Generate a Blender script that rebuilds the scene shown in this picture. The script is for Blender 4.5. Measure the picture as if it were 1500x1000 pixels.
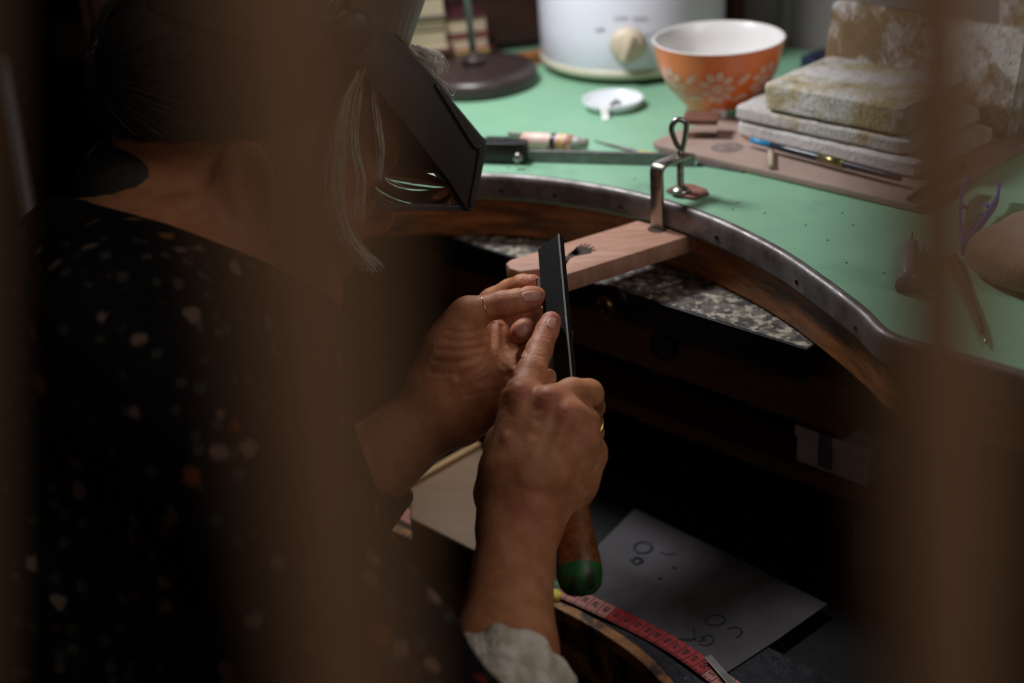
import bpy, bmesh, math, random
import numpy as np
from mathutils import Vector, Matrix

for _o in list(bpy.data.objects):
    bpy.data.objects.remove(_o)
S = bpy.context.scene
COL = S.collection
rng = np.random.default_rng(7)
random.seed(7)

# ------------------------------------------------------------------ camera
Z0 = 0.95                                   # height of the bench top above the floor
PITCH, ROLL, CAMH, FPX = math.radians(26.5), math.radians(4.0), 0.43, 2083.0
_f = np.array([0, math.cos(PITCH), -math.sin(PITCH)])
_r = np.array([1.0, 0, 0]); _u = np.cross(_r, _f)
CR = math.cos(ROLL)*_r - math.sin(ROLL)*_u
CU = math.sin(ROLL)*_r + math.cos(ROLL)*_u
CF = _f
CAM = np.array([0, 0, Z0 + CAMH])
cd = bpy.data.cameras.new('camera'); cam = bpy.data.objects.new('camera', cd); COL.objects.link(cam)
cd.sensor_width = 36.0; cd.lens = FPX/1500*36.0
cd.clip_start = 0.01
mw = Matrix.Identity(4)
for i in range(3):
    mw[i][0] = CR[i]; mw[i][1] = CU[i]; mw[i][2] = -CF[i]; mw[i][3] = CAM[i]
cam.matrix_world = mw
S.camera = cam
cd.dof.use_dof = True
cd.dof.focus_distance = 1.03
cd.dof.aperture_fstop = 3.1

# ------------------------------------------------------------------ world, lights, exposure
W = bpy.data.worlds.new('world'); S.world = W; W.use_nodes = True
bg = W.node_tree.nodes['Background']
bg.inputs[0].default_value = (0.75, 0.62, 0.5, 1); bg.inputs[1].default_value = 0.010
S.view_settings.view_transform = 'Standard'; S.view_settings.look = 'None'
S.view_settings.exposure = 0.0; S.view_settings.gamma = 1.0
S.view_settings.use_curve_mapping = False

def aim(o, tgt):
    d = Vector(tgt) - o.location
    o.rotation_euler = d.to_track_quat('-Z', 'Y').to_euler()
def spot(name, loc, tgt, power, color, size, angle, blend):
    l = bpy.data.lights.new(name, 'SPOT'); l.energy = power; l.color = color
    l.shadow_soft_size = size; l.spot_size = math.radians(angle); l.spot_blend = blend
    o = bpy.data.objects.new(name, l); COL.objects.link(o); o.location = loc; aim(o, tgt); return o
def pointlight(name, loc, power, color, size):
    l = bpy.data.lights.new(name, 'POINT'); l.energy = power; l.color = color; l.shadow_soft_size = size
    o = bpy.data.objects.new(name, l); COL.objects.link(o); o.location = loc; return o
# the bench lamp over the work, an added soft fill from above right, and an added weak warm fill behind the viewer
spot('bench_lamp_light', (-0.085, 1.295, Z0+0.40), (0.12, 1.16, Z0), 10.6, (0.95, 0.97, 1.0), 0.055, 140, 0.6)
def arealight(name, loc, tgt, power, color, sx, sy):
    l = bpy.data.lights.new(name, 'AREA'); l.energy = power; l.color = color; l.shape = 'RECTANGLE'; l.size = sx; l.size_y = sy
    o = bpy.data.objects.new(name, l); COL.objects.link(o); o.location = loc; aim(o, tgt); return o
arealight('soft_fill_light', (0.80, 0.30, Z0+0.92), (0.06, 0.95, Z0), 2.9, (1.0, 0.94, 0.88), 0.5, 0.5)  # added fill for the hands and brick fronts, no window stands here
pointlight('slat_fill_light', (0.14, -0.12, Z0+0.58), 1.3, (1.0, 0.82, 0.72), 0.04)  # added fill that brightens the near slats

# ------------------------------------------------------------------ picking points in the place
s2 = math.sqrt(0.5)
N1 = np.array([s2, -s2, 0.0]); N2 = np.array([s2, s2, 0.0]); UP = np.array([0, 0, 1.0])
def ray(px, py): return CF + (px-750)/FPX*CR - (py-500)/FPX*CU
def P(px, py, z=0.0):                         # point on a level plane z above the bench top
    d = ray(px, py); return CAM + d*((Z0+z-CAM[2])/d[2])
def Q(px, py, dep): return CAM + ray(px, py)*dep
def N(px, py, n):                             # point on the upright plane at bench depth n
    d = ray(px, py); return CAM + d*((n - N2@CAM)/(N2@d))
def B(e, n, z=0.0): return N1*e + N2*n + UP*(Z0+z)    # bench frame: along, across, up
def en(p): return np.array([N1@p, N2@p, p[2]-Z0])
def proj(p):
    v = np.asarray(p) - CAM; d = v@CF
    return np.stack([750+FPX*(v@CR)/d, 500-FPX*(v@CU)/d, d], -1)

# ------------------------------------------------------------------ materials
def nt(m):
    m.use_nodes = True; t = m.node_tree; return t, t.nodes, t.links, t.nodes['Principled BSDF']
def setin(b, k, v):
    if k in b.inputs: b.inputs[k].default_value = v
def lin(c):
    return tuple(((x/255.0+0.055)/1.055)**2.4 if x > 10 else x/255.0/12.92 for x in c)
def mat(name, c1, c2=None, scale=20.0, rough=0.5, metal=0.0, bump=0.0, bscale=None, spec=0.5, detail=6.0,
        c3=None, scale3=5.0, lo3=0.5, hi3=0.62, stretch=None, lo=0.35, hi=0.65, rough2=None, coat=0.0, sheen=0.0, emit=None):
    m = bpy.data.materials.new(name); t, n, l, b = nt(m)
    setin(b, 'Roughness', rough); setin(b, 'Metallic', metal); setin(b, 'Specular IOR Level', spec)
    setin(b, 'Coat Weight', coat); setin(b, 'Sheen Weight', sheen)
    tc = n.new('ShaderNodeTexCoord'); vec = tc.outputs['Object']
    if stretch:
        mp = n.new('ShaderNodeMapping'); mp.inputs['Scale'].default_value = stretch[0]
        mp.inputs['Rotation'].default_value = stretch[1]
        l.new(vec, mp.inputs['Vector']); vec = mp.outputs['Vector']
    def noise(sc, det=detail):
        x = n.new('ShaderNodeTexNoise'); x.inputs['Scale'].default_value = sc; x.inputs['Detail'].default_value = det
        x.inputs['Roughness'].default_value = 0.62; l.new(vec, x.inputs['Vector']); return x.outputs['Fac']
    def rng_(fac, a, bb):
        x = n.new('ShaderNodeMapRange'); x.inputs[1].default_value = a; x.inputs[2].default_value = bb
        l.new(fac, x.inputs[0]); return x.outputs[0]
    def mix(fac, ca, cb):
        x = n.new('ShaderNodeMix'); x.data_type = 'RGBA'
        l.new(fac, x.inputs[0])
        for sock, cc in ((x.inputs[6], ca), (x.inputs[7], cb)):
            if isinstance(cc, tuple): sock.default_value = cc + (1,) if len(cc) == 3 else cc
            else: l.new(cc, sock)
        return x.outputs[2]
    colr = lin(c1)
    if c2 is not None: colr = mix(rng_(noise(scale), lo, hi), lin(c1), lin(c2))
    if c3 is not None: colr = mix(rng_(noise(scale3), lo3, hi3), colr, lin(c3))
    if isinstance(colr, tuple): b.inputs['Base Color'].default_value = colr + (1,)
    else: l.new(colr, b.inputs['Base Color'])
    if rough2 is not None:
        x = n.new('ShaderNodeMapRange'); x.inputs[1].default_value = .35; x.inputs[2].default_value = .65
        x.inputs[3].default_value = rough; x.inputs[4].default_value = rough2
        l.new(noise(scale*1.7), x.inputs[0]); l.new(x.outputs[0], b.inputs['Roughness'])
    if bump:
        x = n.new('ShaderNodeBump'); x.inputs['Strength'].default_value = bump; x.inputs['Distance'].default_value = 0.002
        l.new(noise(bscale or scale*3), x.inputs['Height']); l.new(x.outputs['Normal'], b.inputs['Normal'])
    if emit: setin(b, 'Emission Color', lin(emit[0])+(1,)); setin(b, 'Emission Strength', emit[1])
    return m

# ------------------------------------------------------------------ object helpers
def link(o, parent=None):
    COL.objects.link(o)
    if parent is not None: o.parent = parent
    return o
def root_of(o):
    while o.parent is not None: o = o.parent
    return o
def meshdata(name, v, f, m=None, smooth=False):
    me = bpy.data.meshes.new(name); me.from_pydata([tuple(x) for x in np.asarray(v, float)], [], [tuple(int(i) for i in q) for q in f])
    if m is not None: me.materials.append(m)
    if smooth: me.polygons.foreach_set('use_smooth', [True]*len(me.polygons))
    me.update(); return me
def tag(o, label=None, cat=None, group=None, kind=None):
    if label: o['label'] = label
    if cat: o['category'] = cat
    if group: o['group'] = group
    if kind: o['kind'] = kind
    return o
def thing(name, loc, label, cat, group=None):
    o = bpy.data.objects.new(name, None); o.empty_display_size = 0.02; o.location = tuple(loc)
    return tag(link(o), label, cat, group)
def add(name, vf, m, parent=None, smooth=False, loc=None, **kw):
    """one mesh object from world-space verts; its origin is the parent's origin (or LOC / its own centre)."""
    v = np.asarray(vf[0], float)
    if parent is not None: org = np.array(root_of(parent).location)
    else: org = np.array(loc) if loc is not None else np.array([v[:,0].mean(), v[:,1].mean(), v[:,2].min()])
    o = bpy.data.objects.new(name, meshdata(name, v-org, vf[1], m, smooth))
    if parent is None: o.location = tuple(org)
    link(o, parent); return tag(o, **kw)
def join(*parts):
    V, Fc, k = [], [], 0
    for v, f in parts:
        v = np.asarray(v, float); V.append(v); Fc += [tuple(int(i)+k for i in q) for q in f]; k += len(v)
    return np.concatenate(V), Fc
def smooth_angle(o, deg=35):
    me = o.data; me.polygons.foreach_set('use_smooth', [True]*len(me.polygons))
    bm = bmesh.new(); bm.from_mesh(me)
    for e in bm.edges:
        if len(e.link_faces) == 2 and e.calc_face_angle(0) > math.radians(deg): e.smooth = False
    bm.to_mesh(me); bm.free(); return o
def frame(a, b=None):
    a = np.asarray(a, float); a = a/np.linalg.norm(a)
    h = np.array([0,0,1.0]) if b is None else np.asarray(b, float)
    if abs(a@h)/np.linalg.norm(h) > 0.97: h = np.array([1.0,0,0])
    x = np.cross(h, a); x /= np.linalg.norm(x); y = np.cross(a, x); return x, y, a
def box(c, ax, half, bev=0.0, seg=2):
    """box centred at c, axes ax (3 unit vectors), half sizes; edges bevelled"""
    bm = bmesh.new(); bmesh.ops.create_cube(bm, size=2.0)
    for v in bm.verts: v.co = Vector((v.co.x*half[0], v.co.y*half[1], v.co.z*half[2]))
    if bev > 0: bmesh.ops.bevel(bm, geom=list(bm.edges), offset=bev, segments=seg, profile=0.5, affect='EDGES')
    v = np.array([x.co[:] for x in bm.verts]); bm.verts.index_update()
    f = [[x.index for x in q.verts] for q in bm.faces]; bm.free()
    return np.asarray(c) + v@np.array(ax), f
def rough_box(c, ax, half, bev, amp, cuts=14, sc=60, seed=0):
    """a worn block: box with rounded corners and chipped, uneven edges"""
    bm = bmesh.new(); bmesh.ops.create_cube(bm, size=2.0)
    n = [max(2, int(round(h/max(half)*cuts))) for h in half]
    bmesh.ops.subdivide_edges(bm, edges=list(bm.edges), cuts=cuts, use_grid_fill=True)
    v = np.array([x.co[:] for x in bm.verts]); f = [[x.index for x in q.verts] for q in bm.faces]
    bm.free()
    h = np.array(half); p = v*h; inner = np.clip(p, -(h-bev), h-bev); d = p-inner
    L = np.linalg.norm(d, axis=1, keepdims=True); nz = L[:,0] > 1e-9
    p[nz] = inner[nz] + d[nz]/L[nz]*bev
    r = np.random.default_rng(seed); ph = r.uniform(0, 6.28, (6, 3)); kf = r.normal(0, sc, (6, 3))
    w = sum(np.sin(p@kf[i]+ph[i,0]) for i in range(6))/6
    edge = (np.sum(np.abs(v) > 0.93, axis=1) >= 2)
    p -= (np.abs(w)*amp*np.where(edge, 2.2, 0.5))[:,None]*v/np.linalg.norm(v, axis=1, keepdims=True)
    return np.asarray(c) + p@np.array(ax), f
def lathe(c, prof, ax=UP, n=48, cap=True):
    x, y, a = frame(ax); th = np.linspace(0, 2*np.pi, n, endpoint=False)
    V = []; Fc = []
    for (r, z) in prof: V.append(np.asarray(c) + z*a + r*(np.cos(th)[:,None]*x + np.sin(th)[:,None]*y))
    V = np.concatenate(V); k = len(prof)
    for i in range(k-1):
        for j in range(n):
            j2 = (j+1) % n; Fc.append((i*n+j, i*n+j2, (i+1)*n+j2, (i+1)*n+j))
    if cap:
        if prof[0][0] > 1e-6: Fc.append(tuple(range(n))[::-1])
        if prof[-1][0] > 1e-6: Fc.append(tuple((k-1)*n+j for j in range(n)))
    return V, Fc
def tube(pts, r, n=10, closed=False, cap=True, up=None, flat=None):
    """swept round (or flat=(a,b) elliptical/rectangular) section"""
    pts = np.asarray(pts, float); m = len(pts); r = np.asarray(r, float)
    r = np.full(m, float(r)) if r.ndim == 0 else (r if len(r) == m else np.interp(np.linspace(0,1,m), np.linspace(0,1,len(r)), r))
    T = np.roll(pts, -1, 0) - np.roll(pts, 1, 0) if closed else np.gradient(pts, axis=0)
    T /= np.linalg.norm(T, axis=1, keepdims=True)+1e-12
    x = np.asarray(up, float) if up is not None else np.cross(T[0], [0.31, 0.2, 0.93])
    th = np.linspace(0, 2*np.pi, n, endpoint=False); V = []
    for i in range(m):
        x = x - T[i]*(x@T[i]); x = x/(np.linalg.norm(x)+1e-12); y = np.cross(T[i], x)
        a, b = (flat if flat is not None else (1, 1))
        V.append(pts[i] + r[i]*(a*np.cos(th)[:,None]*x + b*np.sin(th)[:,None]*y))
    V = np.concatenate(V); Fc = []
    for i in range(m if closed else m-1):
        i2 = (i+1) % m
        for j in range(n):
            j2 = (j+1) % n; Fc.append((i*n+j, i*n+j2, i2*n+j2, i2*n+j))
    if cap and not closed: Fc += [tuple(range(n))[::-1], tuple((m-1)*n+j for j in range(n))]
    return V, Fc
def strip(pts, wdir, w, t, ndir=None):
    """flat bar swept along pts: half width w along wdir, half thickness t"""
    pts = np.asarray(pts, float); T = np.gradient(pts, axis=0); T /= np.linalg.norm(T, axis=1, keepdims=True)
    wd = np.asarray(wdir, float)
    if wd.ndim == 1: wd = np.broadcast_to(wd, pts.shape)
    V = []
    for p, tt, q in zip(pts, T, wd):
        q = q - tt*(q@tt); q = q/np.linalg.norm(q); nn = np.cross(tt, q)
        V += [p+q*w+nn*t, p-q*w+nn*t, p-q*w-nn*t, p+q*w-nn*t]
    Fc = []
    for i in range(len(pts)-1):
        for j in range(4):
            j2 = (j+1) % 4; Fc.append((i*4+j, i*4+j2, (i+1)*4+j2, (i+1)*4+j))
    k = (len(pts)-1)*4
    return np.array(V), Fc + [(3,2,1,0), (k, k+1, k+2, k+3)]
def prism(poly, ext):
    """polygon (3-D points in a plane) extruded by the vector ext"""
    p = np.asarray(poly, float); n = len(p); V = np.concatenate([p, p+np.asarray(ext)])
    Fc = [tuple(range(n))[::-1], tuple(range(n, 2*n))] + [(i, (i+1) % n, (i+1) % n+n, i+n) for i in range(n)]
    return V, Fc
def bevelled(vf, off=None, seg=2, ang=30):
    if off is None: return vf
    bm = bmesh.new(); vs = [bm.verts.new(tuple(x)) for x in vf[0]]
    for q in vf[1]: bm.faces.new([vs[i] for i in q])
    bm.normal_update(); bmesh.ops.recalc_face_normals(bm, faces=list(bm.faces))
    ed = [e for e in bm.edges if len(e.link_faces) == 2 and e.calc_face_angle(0) > math.radians(ang)]
    bmesh.ops.bevel(bm, geom=ed, offset=off, segments=seg, profile=0.5, affect='EDGES')
    bm.verts.index_update(); v = np.array([x.co[:] for x in bm.verts]); f = [[x.index for x in q.verts] for q in bm.faces]
    bm.free(); return v, f
def sheet(poly, z0, t):
    return prism(poly, (0, 0, t))
def text_vf(s, size, org, xd, yd, ext=0.0002):
    cu = bpy.data.curves.new('t', 'FONT'); cu.body = s; cu.size = size; cu.align_x = 'CENTER'; cu.align_y = 'CENTER'
    cu.extrude = 0; o = bpy.data.objects.new('t', cu)
    me = bpy.data.meshes.new_from_object(o)
    v = np.array([x.co[:] for x in me.vertices]); f = [tuple(p.vertices) for p in me.polygons]
    bpy.data.objects.remove(o); bpy.data.curves.remove(cu); bpy.data.meshes.remove(me)
    xd = np.asarray(xd, float); yd = np.asarray(yd, float); nn = np.cross(xd, yd)
    return np.asarray(org) + v[:,:1]*xd + v[:,1:2]*yd + ext*nn, f
def bez(pts, n=24):
    """smooth curve through points (Catmull-Rom)"""
    p = np.asarray(pts, float); p = np.concatenate([[2*p[0]-p[1]], p, [2*p[-1]-p[-2]]]); out = []
    m = len(p)-3; per = max(2, n//m)
    for i in range(m):
        a, b, c, d = p[i:i+4]
        for t in np.linspace(0, 1, per, endpoint=False):
            out.append(0.5*((2*b)+(-a+c)*t+(2*a-5*b+4*c-d)*t*t+(-a+3*b-3*c+d)*t**3))
    out.append(p[-2]); return np.array(out)
# ------------------------------------------------------------------ room shell
M_grey = mat('wall_paint_grey', (134,126,123), (124,117,114), 6, .7, bump=.1)
M_dwood = mat('dark_panel_wood', (74,40,28), (50,26,20), 10, .55, bump=.2, stretch=((1,1,14),(0,0,0)))
M_floor = mat('floor_wood', (58,44,36), (44,33,28), 8, .6, bump=.2, stretch=((8,1,1),(0,0,.78)))
WN = 1.325
ex = np.array([N1, N2, UP])
def bbox(e0, e1, n0, n1, z0, z1, bev=0.0, seg=2):
    return box(B((e0+e1)/2, (n0+n1)/2, (z0+z1)/2), ex, ((e1-e0)/2, (n1-n0)/2, (z1-z0)/2), bev, seg)
add('floor', bbox(-2.2, 1.4, -1.1, WN+.1, -Z0-.05, -Z0), M_floor, kind='structure')
add('wall_back', bbox(-2.2, 1.4, WN, WN+.1, -Z0, 1.4), M_grey, kind='structure')
add('trim_1', bbox(-.868, -.862, WN-.004, WN+.002, 0, 1.3), M_grey, kind='structure')
add('wall_left', bbox(-2.25, -2.2, -1.1, WN, -Z0, 1.4), M_dwood, kind='structure')
# dark wooden panelling behind the left part of the bench
wp = thing('wall_panelling', B(-1.5, WN-.01, 0), 'dark reddish wood panelling behind the lamp at the left of the bench', 'panelling')
for k in range(8):
    e0 = -2.05 + k*.142
    add('panel_board', bbox(e0, e0+.139, WN-.02, WN-.002, -.1, 1.2, .003), M_dwood, wp)

# ------------------------------------------------------------------ workbench
M_green = mat('green_lino', (138,184,152), (128,174,143), 9, .42, bump=.06, bscale=300, c3=(112,156,129), scale3=14, lo3=.58, hi3=.74, rough2=.55)
M_strip = mat('worn_steel_edging', (140,134,134), (100,92,88), 55, .40, metal=.55, bump=.2, rough2=.55)
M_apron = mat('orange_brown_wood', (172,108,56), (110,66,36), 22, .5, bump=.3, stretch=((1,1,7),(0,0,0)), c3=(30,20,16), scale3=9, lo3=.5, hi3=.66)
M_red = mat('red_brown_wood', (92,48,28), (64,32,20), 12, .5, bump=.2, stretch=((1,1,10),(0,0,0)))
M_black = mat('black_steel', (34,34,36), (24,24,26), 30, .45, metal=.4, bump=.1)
M_tray = mat('metal_tray_with_dust', (62,58,56), (118,110,102), 70, .6, metal=.1, bump=.6, bscale=160, lo=.42, hi=.6, c3=(190,178,158), scale3=150, lo3=.50, hi3=.60)
M_brass = mat('old_brass', (120,96,56), (70,54,34), 40, .35, metal=.9)
M_darkm = mat('dark_iron', (40,36,34), None, 10, .45, metal=.7)
bench = thing('workbench', B(-.7, 1.0, -Z0), 'green-topped wooden jeweller\'s bench with a curved cut-out and steel edging', 'workbench')
edge = [(-1.33,.764),(-1.2,.764),(-1.02,.764),(-.975,.762),(-.945,.770),(-.906,.797),(-.859,.832),(-.8146,.853),(-.761,.867),(-.70,.8725),(-.631,.865),(-.5565,.842),(-.498,.814),(-.4476,.7856),(-.420,.766),(-.398,.7605),(-.3656,.7625),(-.32,.7637),(-.1,.764),(.25,.764)]
ec = bez([(a,b,0) for a,b in edge], 19*7)[:, :2]
poly = [B(a, b, 0) for a, b in ec] + [B(.25, WN-.005), B(-1.33, WN-.005)]
add('worktop', sheet([p - UP*.022 for p in poly], 0, .022), M_green, bench)
# steel edging swept along the edge
T = np.gradient(ec, axis=0); T /= np.linalg.norm(T, axis=1, keepdims=True)
NO = np.stack([T[:,1], -T[:,0]], 1)            # outward: towards the worker
prof = [(-.0055,.0002),(-.0045,.0014),(-.0025,.0022),(0,.0022),(.0018,.0012),(.003,-.001),(.0032,-.004),(.0032,-.0185),(.0006,-.0185)]
def sweep(prof, lo=0, hi=None):
    V = []; Fc = []; E_ = ec[lo:hi]; O_ = NO[lo:hi]; k = len(prof)
    for a, o in zip(E_, O_):
        for d, z in prof: V.append(B(a[0]+o[0]*d, a[1]+o[1]*d, z))
    for i in range(len(E_)-1):
        for j in range(k):
            j2 = (j+1) % k; Fc.append((i*k+j, i*k+j2, (i+1)*k+j2, (i+1)*k+j))
    return np.array(V), Fc
strip_o = add('edge_strip', sweep(prof), M_strip, bench); smooth_angle(strip_o, 50)
def nearest_edge(px, py, z):
    best = min(range(len(ec)), key=lambda i: np.hypot(*(proj(B(ec[i][0]+NO[i][0]*.003, ec[i][1]+NO[i][1]*.003, z))[:2]-[px, py])))
    return best
for px, py in ((735,277),(815,280),(905,298),(1058,336),(1183,390),(1272,461),(1420,547)):
    i = nearest_edge(px, py, -.012); o = NO[i]; a = ec[i]
    ax = N1*o[0]+N2*o[1]; c = B(a[0]+o[0]*.0030, a[1]+o[1]*.0030, -.012)
    q = add('nail', lathe(c, [(.0022,0),(.0021,.0005),(.0013,.0010),(0,.0012)], ax, 14), M_darkm, strip_o, smooth=True)
i0, i1 = 14, len(ec)-4
add('apron', sweep([(-.006,-.0225),(-.006,-.0585),(-.026,-.0585),(-.026,-.0225)], i0, i1), M_apron, bench)
add('apron_rail', bbox(-.64,-.632,.874,.884,-.05,-.023), M_apron, bench)
# sliding dust tray
TN, TZ = .818, -.061
tr = add('dust_tray', bevelled(join(bbox(-.9,-.507,TN,1.15,TZ-.003,TZ)), .0008), M_tray, bench)
add('tray_front', bbox(-.9,-.507,TN-.003,TN,TZ-.026,TZ+.0012,.0006), M_black, tr)
add('tray_side', bbox(-.509,-.507,TN,1.15,TZ-.018,TZ+.001,.0004), M_black, tr)
def knob(c, r, m, nm='knob', par=None, label=None):
    q = add(nm, lathe(c, [(r*.5,0),(r*.45,.004),(r*.8,.006),(r,.010),(r*.95,.014),(r*.7,.016),(r*.62,.0145),(r*.3,.0155),(0,.016)], -N2, 28), m, par, smooth=True)
    return tag(q, label)
knob(N(898,443,TN-.003)+N2*.0, .010, M_brass, par=tr, label='old brass knob')
add('knob_plate', lathe(N(902,441,TN-.003), [(.014,0),(.014,.002),(.011,.003),(0,.003)], -N2, 28), M_darkm, tr, smooth=True)
# lower wooden drawer below the tray
DN = .832
def ez(px, py, n): q = en(N(px, py, n)); return q[0], q[2]
e1_, z1_ = ez(1240, 628, DN); _, z2_ = ez(870, 555, DN)
zb = min(z1_, -.115)
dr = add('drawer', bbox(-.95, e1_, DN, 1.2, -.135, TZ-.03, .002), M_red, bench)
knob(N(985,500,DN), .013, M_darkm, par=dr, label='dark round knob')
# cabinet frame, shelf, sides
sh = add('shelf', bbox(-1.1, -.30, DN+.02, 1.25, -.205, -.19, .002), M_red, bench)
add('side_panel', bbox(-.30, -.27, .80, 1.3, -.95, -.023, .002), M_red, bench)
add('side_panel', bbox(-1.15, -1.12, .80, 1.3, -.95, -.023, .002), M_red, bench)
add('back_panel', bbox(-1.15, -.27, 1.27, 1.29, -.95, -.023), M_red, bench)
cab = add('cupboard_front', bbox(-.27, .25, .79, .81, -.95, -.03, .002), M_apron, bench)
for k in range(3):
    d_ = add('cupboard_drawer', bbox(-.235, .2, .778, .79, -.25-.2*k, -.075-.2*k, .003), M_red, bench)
# lap drawer that stands open below the hands
LZ = -.27
M_edgew = mat('worn_orange_wood_edge', (176,120,60), (128,80,38), 60, .55, bump=.5, c3=(58,36,22), scale3=38, lo3=.52, hi3=.62)
lw = [(-.95,.640),(-.86,.652),(-.802,.657),(-.72,.662),(-.64,.664),(-.593,.663),(-.551,.657),(-.515,.645),(-.47,.622),(-.42,.59),(-.36,.55)]
lc = bez([(a,b,0) for a,b in lw], 60)[:, :2]
lap = add('lap_drawer', sheet([B(a,b,LZ-.03) for a,b in lc]+[B(-.36,1.15,LZ-.03),B(-.95,1.15,LZ-.03)], 0, .022), M_black, bench)  # floor blackened so its colour carries the drawer's shade
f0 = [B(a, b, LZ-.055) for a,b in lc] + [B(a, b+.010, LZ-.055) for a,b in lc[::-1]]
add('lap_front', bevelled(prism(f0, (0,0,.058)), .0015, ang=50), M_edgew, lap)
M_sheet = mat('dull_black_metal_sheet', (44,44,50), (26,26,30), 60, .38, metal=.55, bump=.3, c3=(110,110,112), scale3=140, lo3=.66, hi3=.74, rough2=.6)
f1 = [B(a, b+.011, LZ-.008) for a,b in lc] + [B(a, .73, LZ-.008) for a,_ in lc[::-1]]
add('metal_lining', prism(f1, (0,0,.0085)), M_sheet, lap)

# ------------------------------------------------------------------ bench pin and its clamp
M_pin = mat('pale_pink_beech', (196,150,128), (172,124,102), 26, .6, bump=.35, bscale=140, stretch=((1,8,1),(0,0,.4)), c3=(128,84,66), scale3=60, lo3=.63, hi3=.72)
M_cut = mat('dark_saw_cut', (70,48,38), (48,32,26), 60, .8)
PZ = -.0215
top = [(741,385),(748,380),(770,373),(945,319.5),(1027,339.5),(832,401),(826,407),(818,405),(836,374.5),(833,372.5),(795,393),(762,397),(746,392)]
pv = [P(x, y, PZ) for x, y in top]
pin = thing('bench_pin', P(880,370,PZ-.0155), 'pale pink wooden bench pin with a sawn notch, jutting from the bench edge', 'bench pin')
pb = add('pin_board', bevelled(prism([p-UP*.0155 for p in pv], UP*.0155), .0013, ang=40), M_pin, pin)
smooth_angle(pb, 40)
for (a, b) in (((836,373),(852,358)),((838,373),(859,357)),((840,373),(865,358)),((841,373.5),(870,361)),((842,374),(873,366)),((838,374),(846,361))):
    A, Bq = P(a[0],a[1],PZ), P(b[0],b[1],PZ); d = Bq-A; d/=np.linalg.norm(d); w = np.cross(UP, d)
    add('saw_cut', prism([A-w*.0022-UP*.0005, A+w*.0022-UP*.0005, Bq+w*.0006-UP*.0005, Bq-w*.0006-UP*.0005], UP*.0008), M_cut, pin)
a, b = P(830,377,PZ), P(850,367,PZ)
add('saw_cut', prism([P(x,y,PZ)-UP*.0005 for x,y in ((824,381),(838,372),(858,362),(868,364),(866,371),(842,375),(826,383))], UP*.0007), M_cut, pin)
_ph = P(964,335,PZ); _ph = _ph + N2*(.8648-N2@_ph)
add('pin_hole', lathe(_ph-UP*.002, [(.0085,0),(.0085,.0023),(.0075,.0024),(0,.0024)], UP, 24), M_cut, pin)
M_ns = mat('dulled_chrome_steel', (176,172,164), (140,134,126), 40, .24, metal=1.0, rough2=.36)
clamp = thing('bench_clamp', P(1010,287,.003), 'small chromed screw clamp with a loop handle, holding the bench pin to the bench edge', 'clamp')
foot = P(964,335,PZ); foot = foot + N2*(.8648-N2@foot); foot0 = foot - UP*.01
hd = np.array([.75,.66,0]); L = .029; pad = foot + hd*L; pad[2] = Z0+.003; zb_ = .0335
el = foot + UP*(zb_-PZ)
wd = np.cross(UP, hd)
arc = [el - UP*.006 + hd*(.006*(1-math.cos(t))) + UP*(.006*math.sin(t)) for t in np.linspace(0, math.pi/2, 7)]
path = [foot0, foot+UP*.02] + arc + [el + hd*(L*.6), el + hd*(L+.008)]
br = add('bracket', bevelled(strip(path, wd, .0064, .0016), .0005, ang=50), M_ns, clamp); smooth_angle(br, 40)
ph_ = np.array(pad)
zt = .036
sc_ = [ph_ + UP*z for z in np.linspace(.003, zt, 12)]
so = add('screw', tube(sc_, .0026, 12), M_ns, clamp, smooth=True)
# thread turns
th_ = [ph_ + UP*(.006+t*.024) + .0027*(math.cos(t*150)*np.array([1,0,0])+math.sin(t*150)*np.array([0,1,0])) for t in np.linspace(0,1,260)]
add('screw_thread', tube(th_, .0005, 5), M_ns, so, smooth=True)
lp = bez([ph_+UP*zt, ph_+UP*(zt+.008)-CR*.004, ph_+UP*(zt+.019)-CR*.0068, ph_+UP*(zt+.026)-CR*.002, ph_+UP*(zt+.023)+CR*.0050, ph_+UP*(zt+.010)+CR*.004, ph_+UP*(zt-.002)+CR*.0012], 48)
add('loop_handle', tube(lp, .0024, 12), M_ns, clamp, smooth=True)
add('swivel_foot', lathe(pad, [(.0085,0),(.0085,.0015),(.0065,.003),(.004,.0045),(0,.005)], UP, 28), M_ns, clamp, smooth=True)
M_lea = mat('pink_brown_leather', (150,98,84), (122,76,64), 60, .75, bump=.4)
lq = [P(x,y,.0005) for x,y in ((976,281),(996,271),(1016,273),(1036,280),(1037,285),(1017,293),(994,289))]
lv, lf = bevelled(prism(lq, UP*.0022), .0005)
add('leather_scrap', (lv, lf), M_lea, label='scrap of pink-brown leather under the foot of the screw clamp', cat='leather scrap')

# ------------------------------------------------------------------ things on the green bench top
# lamp
M_lamp = mat('brown_black_enamel', (58,44,42), (48,36,34), 20, .38, spec=.5)
M_pole = mat('grey_green_metal', (150,160,150), None, 10, .35, metal=.5)
lcx = P(697,128,0) + np.array([0,.012,0])
lamp = thing('bench_lamp', lcx, 'lamp stand with round dark brown base and thin grey pole, behind the visor', 'lamp')
add('base', lathe(lcx, [(.062,0),(.066,.003),(.067,.012),(.064,.018),(.056,.0205),(.02,.0225),(0,.0225)], UP, 64), M_lamp, lamp, smooth=True)
add('collar', lathe(lcx+UP*.022, [(.014,0),(.013,.008),(.011,.009),(.006,.0095),(.0045,.014)], UP, 32), M_lamp, lamp, smooth=True)
pt = lcx + UP*.03; pe = pt + UP*.30 - CR*.012
add('pole', tube([pt, pe], .0038, 14), M_pole, lamp, smooth=True)
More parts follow.
